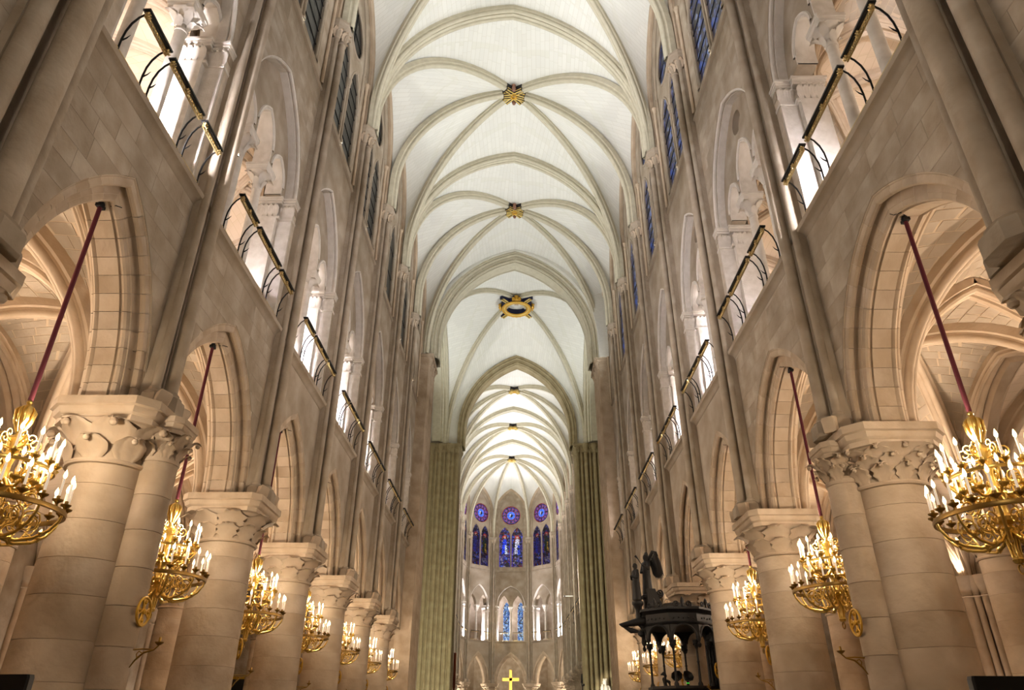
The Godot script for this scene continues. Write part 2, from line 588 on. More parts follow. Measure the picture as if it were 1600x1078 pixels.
# free-standing pier of the arcade
func stone_column(label: String, x: Transform3D, style: int, lod: int, group: String) -> Node3D:
	var o := thing("stone_column", label, "column", x, group)
	var y := 0.55
	var g := G.new()
	g.loft(chamfer_plan(0.98, 0.98, 0.3), [Vector2(1, 0), Vector2(1, 0.22), Vector2(0.93, 0.27), Vector2(0.88, 0.36)])
	g.lathe([Vector2(0.86, 0.34), Vector2(0.88, 0.39), Vector2(0.84, 0.44), Vector2(0.74, 0.47), Vector2(0.72, 0.51), Vector2(0.70, 0.55)], 40)
	part("base", g, "stone1", o)
	var k := 0
	while y < 5.3:
		var h: float = [0.58, 0.50, 0.62, 0.54, 0.60, 0.52, 0.57, 0.55][(k + style) % 8]
		var top := minf(y + h, 5.36)
		if 5.36 - top < 0.25: top = 5.36
		var r0: float = lerp(0.66, 0.615, (y - 0.5) / 4.9)
		var r1: float = lerp(0.66, 0.615, (top - 0.5) / 4.9)
		var d := G.new()
		d.lathe([Vector2(r0 - 0.012, y), Vector2(r0, y + 0.004), Vector2(r1, top - 0.004), Vector2(r1 - 0.012, top)], 48 if lod == 0 else 28, Vector3.ZERO, 0.0, 0.97)
		part("drum", d, "stone%d" % ((k * 3 + style) % 4), o)
		y = top
		k += 1
	var cap := Node3D.new()
	cap.name = "capital"
	o.add_child(cap, true)
	var tiers: Array
	match style:
		0: tiers = [[8, 0.02, 0.58, 0.46, 0.21, 0.05, 0.0], [8, 0.40, 1.0, 0.60, 0.27, 0.05, 0.5]]
		1: tiers = [[12, 0.02, 0.5, 0.36, 0.15, 0.3, 0.0], [12, 0.34, 0.76, 0.40, 0.16, 0.3, 0.5], [12, 0.60, 1.0, 0.44, 0.19, 0.3, 0.0]]
		_: tiers = [[10, 0.02, 0.56, 0.46, 0.17, 0.28, 0.0], [8, 0.34, 0.98, 0.62, 0.27, 0.28, 0.5]]
	capital(cap, 0.63, 0.90, 5.4, 6.02, H_AB, tiers, "stone2", 32 if lod == 0 else 20, 0.3 if style < 2 else 0.2)
	return o

# a shaft that stands against a pier, with its own small capital
func engaged_column(label: String, x: Transform3D) -> Node3D:
	var o := thing("engaged_column", label, "column", x)
	var g := G.new()
	g.lathe([Vector2(0.46, 0.0), Vector2(0.46, 0.3), Vector2(0.40, 0.36), Vector2(0.42, 0.42), Vector2(0.35, 0.5)], 32)
	part("base", g, "stone1", o)
	var y := 0.5
	for k in 9:
		var top := 0.5 + 5.02 * (k + 1) / 9.0
		var d := G.new()
		d.lathe([Vector2(0.285, y), Vector2(0.295, y + 0.006), Vector2(0.29, top - 0.006), Vector2(0.28, top)], 32, Vector3.ZERO, 0.0, 0.97)
		part("drum", d, "stone%d" % (k % 4), o)
		y = top
	var cap := Node3D.new()
	cap.name = "capital"
	o.add_child(cap, true)
	capital(cap, 0.29, 0.40, 5.56, 6.0, 6.26, [[7, 0.02, 0.6, 0.26, 0.13, 0.3, 0.0], [8, 0.35, 1.0, 0.3, 0.17, 0.3, 0.5]], "stone2", 24)
	return o

# cluster of wall shafts from the arcade capital up to the vault
func wall_shafts(o: Node3D, big := false) -> void:
	var k := 1.5 if big else 1.0
	var y1 := H_CL - 0.85
	var p := G.new()
	p.box(Vector3(0, (H_AB + y1) / 2, 0.04), Vector3(0.70 * k, y1 - H_AB, 0.22))
	part("pilaster", p, "block0", o)
	for s in [-1, 0, 1]:
		var r: float = (0.118 if s == 0 else 0.088) * k
		var z: float = (0.33 if s == 0 else 0.19) * (1.0 + (k - 1.0) * 0.6)
		var key := "shaft%s%s" % [r, big]
		if not cache.has(key):
			var g := G.new()
			g.lathe([Vector2(r, H_AB + 0.42), Vector2(r, y1)], 20)
			var b := G.new()
			b.lathe([Vector2(r * 1.75, H_AB + 0.26), Vector2(r * 1.8, H_AB + 0.31), Vector2(r * 1.5, H_AB + 0.34), Vector2(r * 1.3, H_AB + 0.355), Vector2(r * 1.35, H_AB + 0.385), Vector2(r * 1.1, H_AB + 0.42), Vector2(r, H_AB + 0.43)], 20)
			b.loft(chamfer_plan(r * (1.9 if big else 2.0), r * (1.9 if big else 2.0), r * 0.75), [Vector2(1, H_AB), Vector2(1, H_AB + 0.22), Vector2(0.95, H_AB + 0.27)])
			cache[key] = [g.mesh(), b.mesh()]
		part("shaft", cache[key][0], "block%d" % (s + 2), o, T(Vector3(0.27 * s * k, 0, z)))
		part("shaft_base", cache[key][1], "block1", o, T(Vector3(0.27 * s * k, 0, z)))
	# the two squared spur stones beside the middle base
	for s in ([] if big else [-1, 1]):
		var q := G.new()
		q.loft(chamfer_plan(0.12, 0.12, 0.015), [Vector2(0.9, -0.14), Vector2(1, -0.12), Vector2(1, 0.10), Vector2(0.8, 0.14)])
		part("spur_stone", q, "stone2", o, T(Vector3(0.37 * s * k, H_AB + 0.15, 0.41 * k), Basis(Vector3.UP, PI / 4) * Basis(Vector3.RIGHT, 0.25)))
	if not cache.has("clcap"):
		var plan := PackedVector2Array([Vector2(0.48, 0.05), Vector2(0.48, -0.28), Vector2(0.24, -0.54), Vector2(-0.24, -0.54), Vector2(-0.48, -0.28), Vector2(-0.48, 0.05)])
		plan.reverse()
		var a := G.new()
		a.loft(plan, [Vector2(0.86, H_CL - 0.40), Vector2(0.86, H_CL - 0.30), Vector2(0.93, H_CL - 0.24), Vector2(0.94, H_CL - 0.14), Vector2(1, H_CL - 0.10), Vector2(1, H_CL)])
		var b := G.new()
		for s in [-1, 0, 1]:
			var r: float = 0.118 if s == 0 else 0.088
			b.lathe([Vector2(r, H_CL - 0.9), Vector2(r * 1.3, H_CL - 0.87), Vector2(r * 1.3, H_CL - 0.82), Vector2(r * 1.02, H_CL - 0.8), Vector2(r * 1.15, H_CL - 0.60), Vector2(r * 1.75, H_CL - 0.38)], 14, Vector3(0.27 * s, 0, 0.33 if s == 0 else 0.19))
		cache.clcap = [a.mesh(), b.mesh()]
	var bell := part("capital", cache.clcap[1], "block0", o)
	part("abacus", cache.clcap[0], "block0", o)
	if not cache.has("clleaf"): cache.clleaf = leaf_grid(0.2, 0.4, 0.13, 0.2, false).mesh()
	for q in [[-0.36, 0.17, -1.2], [-0.27, 0.27, -0.5], [-0.12, 0.39, -0.5], [0, 0.44, 0.0], [0.12, 0.39, 0.5], [0.27, 0.27, 0.5], [0.36, 0.17, 1.2]]:
		part("leaf", cache.clleaf, "stone2", bell, T(Vector3(q[0], H_CL - 0.79, q[1]), RY(q[2])))

# ashlar blocks standing a little proud of a wall core
func ashlar(o: Node3D, zone: PackedVector2Array, holes: Array, y0: float, y1: float, ch: float, seed_: int, splits := []) -> void:
	rng.seed = seed_
	var bb := Rect2(zone[0], Vector2.ZERO)
	for p in zone: bb = bb.expand(p)
	var y := y0
	var row := 0
	while y < y1 - 0.05:
		var h := ch * rng.randf_range(0.85, 1.15)
		if y + h > y1 - 0.1: h = y1 - y
		var x := bb.position.x - rng.randf() * 0.8
		while x < bb.end.x:
			var w := rng.randf_range(0.7, 1.25)
			var tone := rng.randi() % 4
			var r := rect_poly(x + 0.0025, y + 0.0025, x + w - 0.0025, y + h - 0.0025)
			var polys := Geometry2D.intersect_polygons(r, zone)
			for hole in holes:
				var next: Array[PackedVector2Array] = []
				for s in polys: next.append_array(Geometry2D.clip_polygons(s, hole))
				polys = next
			for s in polys:
				if s.size() < 3: continue
				var area := 0.0
				for i in s.size(): area += s[i].cross(s[(i + 1) % s.size()])
				if absf(area) < 0.02: continue
				var g := G.new()
				g.extrude(s, 0.0, 0.014)
				part("stone_block", g, "block%d" % tone, o)
			x += w
		y += h
		row += 1

const SOFFIT_HALF := [[0.0, 0.42], [0.0, 0.40], [0.02, 0.385], [0.02, 0.34], [0.015, 0.31], [0.03, 0.265], [0.075, 0.245], [0.12, 0.265], [0.135, 0.31], [0.135, 0.36], [0.165, 0.37], [0.19, 0.33], [0.19, 0.13], [0.205, 0.12], [0.205, 0.075], [0.215, 0.03], [0.255, 0.005], [0.295, 0.025], [0.31, 0.055], [0.325, 0.055], [0.33, 0.0]]

func soffit_profile() -> Array:
	var p := []
	for q in SOFFIT_HALF: p.append(Vector2(q[0], q[1]))
	for i in range(SOFFIT_HALF.size() - 1, -1, -1): p.append(Vector2(1.0 - SOFFIT_HALF[i][0], SOFFIT_HALF[i][1]))
	return p

# ------------------------------------------------------------------ one bay of the nave or choir wall
# L bay length between pier middles; lod 0 near (stones apart), 1 middle, 2 far; kind of upper window: "pair", "wheel", "apse", "none"
func wall_bay(o: Node3D, L: float, lod: int, upper: String, glass: String, seed_: int, lancets := 3, hst := H_ST, rise_g := 3.0) -> void:
	var c := L / 2
	var s := c - 0.72
	var rise := 2.88
	var arch := arch_poly(c, 0, H_AB, s, rise, 0.42, 14)
	# arcade storey
	var g := G.new()
	for q in Geometry2D.clip_polygons(rect_poly(0, H_AB, L, 10.76), arch): g.extrude(q, -1.0, 0.0, [0.0, L], Rect2(), true, false)
	part("wall_core", g, "mortar" if lod == 0 else "block0", o)
	if lod == 0: ashlar(o, rect_poly(0, H_AB, L, 10.76), [arch], H_AB, 10.76, 0.4, seed_)
	var prof := soffit_profile()
	if lod < 2:
		var n := 11
		for m in [-1.0, 1.0]:
			for k in n:
				var v := G.new()
				arch_band(v, c, H_AB, s, rise, prof, float(k) / n, float(k + 1) / n, m, 2, 0.0011)
				part("voussoir", v, "stone%d" % ((k * 5 + int(m) + 2) % 4), o)
	else:
		var v := G.new()
		for m in [-1.0, 1.0]: arch_band(v, c, H_AB, s, rise, prof, 0, 1, m, 8)
		part("arch_moulding", v, "stone2", o)
	# cornice of the gallery floor
	var cp := [Vector2(0, 10.72), Vector2(0.03, 10.74), Vector2(0.05, 10.80), Vector2(0.10, 10.84), Vector2(0.17, 10.86), Vector2(0.19, 10.90), Vector2(0.19, H_FL), Vector2(-1.0, H_FL), Vector2(-1.0, 10.72)]
	g = G.new()
	run_x(g, cp, 0.0, L)
	part("cornice", g, "block1", o)
	# gallery storey
	var so := c - 0.62
	var big := arch_poly(c, 0, H_SP, so, rise_g, 0.06, 14)
	g = G.new()
	for q in Geometry2D.clip_polygons(rect_poly(0, H_FL, L, hst), big): g.extrude(q, -1.0, 0.0, [0.0, L], Rect2(), true, false)
	part("wall_core", g, "mortar" if lod == 0 else "block0", o)
	if lod == 0: ashlar(o, rect_poly(0, H_SP - 0.4, L, hst), [big], H_FL, hst, 0.42, seed_ + 7)
	g = G.new()
	var bp := [Vector2(0, 0.06), Vector2(0.0, 0.03), Vector2(0.03, 0.0), Vector2(0.08, 0.0), Vector2(0.10, 0.03), Vector2(0.12, 0.03), Vector2(0.13, 0.0), Vector2(0.36, 0.0)]
	for m in [-1.0, 1.0]: arch_band(g, c, H_SP, so, rise_g, bp, 0, 1, m, 14)
	part("arch_moulding", g, "white_stone", o)
	g = G.new()
	var holes := []
	var spl := [c]
	var cols := []
	if lancets == 3:
		holes = [arch_poly(c, 0, H_SP + 0.6, 0.53, 0.88, 0, 10), arch_poly(c - 1.23, 0, H_SP + 0.25, 0.43, 0.62, 0, 8), arch_poly(c + 1.23, 0, H_SP + 0.25, 0.43, 0.62, 0, 8)]
		spl = [c, c - 1.23, c + 1.23]
		cols = [-0.67, 0.67]
	else:
		holes = [arch_poly(c - 0.85, 0, H_SP, 0.62, 1.2, 0, 8), arch_poly(c + 0.85, 0, H_SP, 0.62, 1.2, 0, 8)]
		spl = [c - 0.85, c + 0.85]
		cols = [0.0]
	var blind := glass == "glass_blue" and lancets == 3
	var oc := circle_poly(Vector2(c, 17.27), 0.36, 28)
	if blind: holes.append(oc)
	var tymp := Geometry2D.intersect_polygons(arch_poly(c, 0, H_SP, so, rise_g, 0.02, 14), rect_poly(0, H_SP, L, 30))[0]
	plate(g, tymp, holes, -0.78, -0.34, spl, true)
	part("tympanum", g, "block1", o)
	if lod < 2:
		g = G.new()
		for h in holes:
			if h.size() == 28: continue
			var hc: float = (h[0].x + h[1].x) / 2
			var hs: float = (h[1].x - h[0].x) / 2
			var hr := 0.88 if hs > 0.5 and lancets == 3 else (0.62 if lancets == 3 else 1.2)
			var hy := H_SP + (0.0 if lancets != 3 else (0.6 if hs > 0.5 else 0.25))
			for m in [-1.0, 1.0]: arch_band(g, hc, hy, hs, hr, [Vector2(0.33, 0.0), Vector2(0.33, 0.03), Vector2(0.30, 0.05), Vector2(0.30, 0.10), Vector2(0.35, 0.12)], 0, 1, m, 8)
			for m in [-1.0, 1.0]: arch_band(g, hc, hy, hs, hr, [Vector2(0.335, 0.02), Vector2(0.335, -0.004), Vector2(0.79, -0.004), Vector2(0.79, 0.02)], 0, 1, m, 8)
			if hy > H_SP:
				for m in [-1, 1]: g.box(Vector3(hc + m * (hs + 0.012), (H_SP + hy) / 2, -0.555), Vector3(0.032, hy - H_SP, 0.47))
		part("lancet_moulding", g, "white_stone", o)
	if blind:
		g = G.new()
		g.add(disc(0.37), T(Vector3(c, 17.27, -0.52)))
		part("blind_oculus", g, "block1", o)
	# jambs: the deep reveal with its pilaster and capital band
	for m in [-1.0, 1.0]:
		var jx: float = c + m * so
		g = G.new()
		g.box(Vector3(jx + m * 0.15, (H_FL + H_SP) / 2, -0.51), Vector3(0.30, H_SP - H_FL, 1.0))
		g.box(Vector3(jx - m * 0.06, (H_FL + 14.35) / 2, -0.70), Vector3(0.2, 14.35 - H_FL, 0.58))
		part("jamb_pilaster", g, "white_stone", o)
		g = G.new()
		for z in [-0.16, -0.70]:
			var wz := 0.32 if z > -0.5 else 0.70
			var px := 0.0 if z > -0.5 else 0.12
			for st in [[14.30, 14.38, 0.03], [14.82, 14.89, 0.05], [14.89, 14.95, 0.09], [14.95, 15.01, 0.13]]:
				g.box(Vector3(jx - m * (px + st[2] - 0.3) / 2.0, (st[0] + st[1]) / 2, z), Vector3(px + st[2] + 0.3, st[1] - st[0], wz + st[2]))
		var lf := leaf_grid(0.17, 0.42, 0.09, 0.2, lod == 0)
		for z in [-0.05, -0.18, -0.3, -0.46, -0.6, -0.74, -0.88, -0.98]:
			var px := 0.01 if z > -0.35 else 0.15
			g.add(lf, T(Vector3(jx - m * px, 14.38, z), RY(-m * PI / 2)))
		part("jamb_capital", g, "white_stone", o)
	# string course and the clerestory
	g = G.new()
	run_x(g, [Vector2(0, hst - 0.02), Vector2(0.05, hst + 0.02), Vector2(0.08, hst + 0.05), Vector2(0.08, hst + 0.09), Vector2(0.0, hst + 0.2), Vector2(-0.3, hst + 0.25), Vector2(-0.3, hst - 0.02)], 0, L)
	part("string_course", g, "block1", o)
	var zone := rect_poly(0, hst, L, 29.6)
	if upper == "none":
		g = G.new()
		g.extrude(zone, -0.8, 0.0, [0.0, L])
		part("wall_core", g, "block2", o)
		return
	var ws := minf(1.62, c - (0.58 if upper == "apse" else 0.85))
	var sill := hst + 0.55
	var hole := arch_poly(c, sill, 25.7, ws, 3.1, 0.0, 12)
	g = G.new()
	if upper == "wheel":
		hole = arch_poly(c, 24.3, 26.2, ws, 2.6, 0, 12)
		var wh := circle_poly(Vector2(c, 21.7), 1.35, 40)
		plate(g, zone, [hole, wh], -0.5, 0.0, [c])
		g.extrude(rect_poly(c - 1.5, 20.2, c + 1.5, 23.2), -0.5, -0.42)
	else:
		plate(g, zone, [hole], -0.5, 0.0, [c])
	part("wall_core", g, "block2", o)
	if upper == "wheel":
		g = G.new()
		var ring := []
		for i in 41:
			var a := TAU * i / 40
			ring.append(T(Vector3(c + cos(a) * 1.35, 21.7 + sin(a) * 1.35, 0), Basis(Vector3(cos(a), sin(a), 0), Vector3(0, 0, 1), Vector3(-sin(a), cos(a), 0))))
		g.sweep([Vector2(0.12, 0), Vector2(0.1, 0.05), Vector2(0.02, 0.05), Vector2(0.0, 0.0), Vector2(-0.08, -0.08), Vector2(-0.08, -0.45)], ring, true)
		for i in 16:
			var a := TAU * i / 16
			g.tube([Vector3(c + cos(a) * 0.5, 21.7 + sin(a) * 0.5, -0.25), Vector3(c + cos(a) * 1.3, 21.7 + sin(a) * 1.3, -0.25)], 0.05, 6)
		ring = []
		for i in 25:
			var a := TAU * i / 24
			ring.append(T(Vector3(c + cos(a) * 0.5, 21.7 + sin(a) * 0.5, -0.25), Basis(Vector3(cos(a), sin(a), 0), Vector3(0, 0, 1), Vector3(-sin(a), cos(a), 0))))
		g.sweep(arc2(Vector2.ZERO, 0.07, 0, 360, 8), ring, true)
		part("wheel_tracery", g, "block0", o)


func run_x(g: G, prof: Array, x0: float, x1: float) -> void:
	# profile (z, y) run along x
	var P := []
	for x in [x0, x1]:
		var row := PackedVector3Array()
		for q in prof: row.append(Vector3(x, q.y, q.x))
		P.append(row)
	g.grid(P, true, false, true)

func disc(r: float, seg := 24) -> G:
	var g := G.new()
	g.extrude(circle_poly(Vector2.ZERO, r, seg), -0.01, 0.0)
	return g

# a clerestory window: tracery, saddle bars and its panes
func clerestory_window(o: Node3D, L: float, lod: int, upper: String, glass: String, hst := H_ST) -> void:
	var c := L / 2
	var ws := minf(1.62, c - (0.58 if upper == "apse" else 0.85))
	var sill := hst + 0.55
	var ys := 25.7
	var rise := 3.1
	var lsp := 23.5
	if upper == "wheel":
		sill = 24.3
		ys = 26.2
		rise = 2.6
		lsp = 25.2
	var hole := arch_poly(c, sill, ys, ws, rise, 0.01, 12)
	var ls := ws / 2 - (0.15 if upper != "apse" else 0.09)
	var lx := ws / 2 + (0.02 if upper != "apse" else 0.0)
	if upper == "apse": lsp = 23.3
	var lr := 1.35 if upper != "wheel" else 0.8
	var rr := (minf(ws * 0.66, 1.08) if upper != "apse" else 1.28) if upper != "wheel" else 0.6
	var rc := Vector2(c, (26.35 if upper != "apse" else 26.2) if upper != "wheel" else 27.0)
	var hl := [arch_poly(c - lx, sill + 0.1, lsp, ls, lr, 0, 8), arch_poly(c + lx, sill + 0.1, lsp, ls, lr, 0, 8), circle_poly(rc, rr, 28)]
	var g := G.new()
	plate(g, hole, hl, -0.22, -0.06, [c - lx, c, c + lx])
	part("tracery", g, "block0", o)
	# mouldings
	g = G.new()
	for m in [-1.0, 1.0]:
		arch_band(g, c, ys, ws, rise, [Vector2(0, 0.09), Vector2(-0.03, 0.08), Vector2(-0.04, 0.03), Vector2(0.0, 0.0), Vector2(0.04, -0.02), Vector2(0.06, 0.02), Vector2(0.1, 0.02)], 0, 1, m, 12)
	for x in [-ws, ws]:
		g.lathe([Vector2(0.05, sill), Vector2(0.05, ys)], 10, Vector3(c + x * 0.99, 0, -0.03))
	var ring := []
	for i in 29:
		var a := TAU * i / 28
		ring.append(T(Vector3(rc.x + cos(a) * rr, rc.y + sin(a) * rr, -0.06), Basis(Vector3(cos(a), sin(a), 0), Vector3(0, 0, 1), Vector3(-sin(a), cos(a), 0))))
	g.sweep(arc2(Vector2.ZERO, 0.06, 0, 180, 5), ring, true)
	for h in [c - lx, c + lx]:
		for m in [-1.0, 1.0]: arch_band(g, h, lsp, ls, lr, [Vector2(0.06, 0.10), Vector2(0.02, 0.08), Vector2(0.01, 0.04), Vector2(0.04, 0.0), Vector2(0.12, 0.0)], 0, 1, m, 8)
	part("moulding", g, "block0", o)
	g = G.new()
	for x in [c, c - ws + 0.1, c + ws - 0.1]:
		g.lathe([Vector2(0.1, sill), Vector2(0.1, sill + 0.15), Vector2(0.055, sill + 0.2), Vector2(0.055, lsp - 0.3), Vector2(0.075, lsp - 0.28), Vector2(0.055, lsp - 0.24), Vector2(0.1, lsp - 0.02), Vector2(0.11, lsp + 0.04)], 10, Vector3(x, 0, -0.05))
	part("mullion", g, "block1", o)
	# panes
	var gi := 0
	for x in [c - lx, c + lx]:
		var h: PackedVector2Array = hl[gi]
		var mat := glass
		if glass == "figure": mat = "glass_figure%d" % gi
		elif glass == "figure_side": mat = "glass_figure%d" % (2 + gi)
		gi += 1
		var top := lsp + lr
		var n := 7 if lod < 2 or upper == "apse" else 3
		var bars := G.new()
		for k in n:
			var y0: float = lerp(sill + 0.1, top, float(k) / n)
			var y1: float = lerp(sill + 0.1, top, float(k + 1) / n)
			for q in Geometry2D.intersect_polygons(h, rect_poly(x - 2, y0 + 0.004, x + 2, y1 - 0.004)):
				var p := G.new()
				p.extrude(q, -0.135, -0.125, [], Rect2(x - ls, sill + 0.1, 2 * ls, top - sill - 0.1))
				part("pane", p, mat, o)
			if k: bars.box(Vector3(x, y0, -0.115), Vector3(2 * ls, 0.035, 0.03))
		part("saddle_bar", bars, "lead", o)
	var p := G.new()
	p.extrude(circle_poly(rc, rr, 28), -0.135, -0.125, [], Rect2(rc - Vector2(rr, rr), Vector2(2 * rr, 2 * rr)))
	part("rose_pane", p, ("glass_rose" if glass.begins_with("figure") else glass), o)
	if lod < 2 or upper == "apse":
		g = G.new()
		g.box(Vector3(rc.x, rc.y, -0.115), Vector3(0.035, 2 * rr, 0.03))
		g.box(Vector3(rc.x, rc.y, -0.115), Vector3(2 * rr, 0.035, 0.03))
		part("saddle_bar", g, "lead", o)

# slim column of the gallery
func gallery_column(label: String, x: Transform3D, lod: int) -> void:
	var o := thing("gallery_column", label, "column", x, "slim columns of the gallery arches")
	var key := "gcol%d" % mini(lod, 1)
	if not cache.has(key):
		var g := G.new()
		g.lathe([Vector2(0.125, 0.3), Vector2(0.115, 3.32)], 20 if lod < 2 else 10)
		var b := G.new()
		b.loft(chamfer_plan(0.24, 0.24, 0.02), [Vector2(1, 0), Vector2(1, 0.14), Vector2(0.95, 0.16)])
		b.lathe([Vector2(0.22, 0.16), Vector2(0.23, 0.2), Vector2(0.17, 0.24), Vector2(0.165, 0.27), Vector2(0.13, 0.3)], 16)
		cache[key] = [g.mesh(), b.mesh()]
	part("base", cache[key][1], "white_stone", o)
	part("shaft", cache[key][0], "white_stone", o)
	if lod == 2:
		if not cache.has("gcapfar"):
			var c := G.new()
			c.loft(chamfer_plan(0.31, 0.31, 0.02), [Vector2(0.43, 3.32), Vector2(0.55, 3.5), Vector2(0.85, 3.82), Vector2(0.9, 3.86), Vector2(1, 3.9), Vector2(1, 4.05)])
			cache.gcapfar = c.mesh()
		part("capital", cache.gcapfar, "white_stone", o)
		return
	var cap := Node3D.new()
	cap.name = "capital"
	o.add_child(cap, true)
	capital(cap, 0.125, 0.31, 3.36, 3.82, 4.05, [[4, 0.03, 0.62, 0.15, 0.08, 0.2, 0.0], [4, 0.25, 0.98, 0.17, 0.17, 0.2, 0.5]], "white_stone", 16, 0.04)

# gilded gallery railing: bent brackets, a dark handrail with an openwork frieze below it and a foot rail
func railing_proto(w: float, lod: int) -> Array:
	var key := "rail%.2f%d" % [w, lod]
	if cache.has(key): return cache[key]
	var top := G.new()
	top.box(Vector3(0, 0.95, 0.27), Vector3(w, 0.035, 0.13))
	top.box(Vector3(0, 0.925, 0.27), Vector3(w - 0.02, 0.02, 0.09))
	var fr := G.new()
	var n := int(w / 0.085)
	for k in n:
		var x := -w / 2 + 0.05 + (w - 0.1) * (k + 0.5) / n
		var pts := []
		for i in 9:
			var a := TAU * i / 8
			pts.append(Vector3(x + cos(a) * 0.038, 0.865 + sin(a) * 0.04, 0.255))
		fr.tube(pts, 0.011, 4)
	fr.box(Vector3(0, 0.82, 0.255), Vector3(w - 0.06, 0.016, 0.03))
	fr.box(Vector3(0, 0.908, 0.255), Vector3(w - 0.06, 0.014, 0.03))
	var ft := G.new()
	ft.box(Vector3(0, 0.09, 0.0), Vector3(w, 0.018, 0.02))
	for k in n:
		var x := -w / 2 + (w) * (k + 0.5) / n
		ft.lathe([Vector2(0.001, -0.022), Vector2(0.02, 0.0), Vector2(0.001, 0.022)], 5, Vector3(x, 0.065, 0.0))
	ft.box(Vector3(0, 0.035, 0.0), Vector3(w, 0.014, 0.02))
	var br := G.new()
	var pts := []
	for q in [[0.0, 0.0], [0.0, 0.3], [0.02, 0.5], [0.07, 0.68], [0.15, 0.82], [0.24, 0.90]]: pts.append(Vector3(0, q[1], q[0]))
	br.tube(pts, [0.018, 0.018, 0.018, 0.018, 0.017, 0.016], 6)
	br.tube([Vector3(0, 0.28, 0.0), Vector3(0, 0.33, 0.07), Vector3(0, 0.40, 0.12)], [0.016, 0.012, 0.003], 5)
	var ro := G.new()
	ro.lathe([Vector2(0.001, 0.05), Vector2(0.03, 0.04), Vector2(0.045, 0.0), Vector2(0.03, -0.04), Vector2(0.001, -0.05)].map(func(q): return Vector2(q.x, -q.y)), 8)
	for k in 6: ro.lathe([Vector2(0.001, -0.02), Vector2(0.02, 0.0), Vector2(0.001, 0.02)], 6, Vector3(cos(TAU * k / 6) * 0.045, sin(TAU * k / 6) * 0.045, 0.03))
	cache[key] = [top.mesh(), fr.mesh(), ft.mesh(), br.mesh(), ro.mesh()]
	return cache[key]

func railing(label: String, x: Transform3D, w: float, lod: int) -> void:
	var o := thing("gallery_railing", label, "railing", x, "gilded railings along the gallery")
	var p := railing_proto(w, lod)
	part("handrail", p[0], "black", o)
	part("frieze", p[1], "rail_gold", o)
	part("foot_rail", p[2], "rail_gold", o)
	for s in [-1, 1]:
		part("bracket", p[3], "iron", o, T(Vector3(s * (w / 2 - 0.06), 0, 0)))
		if lod < 2: part("rosette", p[4], "rail_gold", o, T(Vector3(s * (w / 2 - 0.06), 0.87, 0.27)))
	if w > 1.0 and lod < 2: part("rosette", p[4], "rail_gold", o, T(Vector3(0, 0.87, 0.27)))


# ------------------------------------------------------------------ vaults
const ST_T := 1.4      # how far the arches of the high vault rise straight before they bend
const ST_D := 0.6

func half_arc(P: Vector3, C: Vector3, t: float, stilt := 0.0) -> Vector3:
	var flat := Vector3(C.x - P.x, 0, C.z - P.z)
	var a := flat.length()
	var b := C.y - P.y
	var y := b * sin(t * PI / 2)
	var yy := y - stilt
	var x := 0.0
	if yy > 0.0:
		var b2 := b - stilt
		if b2 >= a:
			var R := (a * a + b2 * b2) / (2.0 * a)
			x = R - sqrt(maxf(0.0, R * R - yy * yy))
		else:
			x = a * (1.0 - sqrt(maxf(0.0, 1.0 - (yy / b2) * (yy / b2))))
	return P + flat.normalized() * x + Vector3(0, y, 0)

# web between the arc to A (arch apex) and the arc to C (boss), both from springer P; courses run from one to the other
func half_cell(g: G, P: Vector3, A: Vector3, C: Vector3, sa := 0.0, nt := 14, ns := 6, PA := Vector3.ZERO, sc := 0.0) -> void:
	var rows := []
	var uvs := []
	var along := 0.0
	var last := P
	for i in nt + 1:
		var t := float(i) / nt
		var pa := half_arc(P if PA == Vector3.ZERO else PA, A, t, sa)
		var pc := half_arc(P, C, t, sc)
		var mid := (pa + pc) / 2
		along += mid.distance_to(last)
		last = mid
		var w := pa.distance_to(pc)
		var row := PackedVector3Array()
		var uv := PackedVector2Array()
		for j in ns + 1:
			var s := float(j) / ns
			row.append(pa.lerp(pc, s) + Vector3(0, sin(s * PI) * w * 0.03 * t, 0))
			uv.append(Vector2((s - 0.5) * w / 4.0, along / 4.0))
		rows.append(row)
		uvs.append(uv)
	g.grid(rows, false, false, false, uvs, 0.2)

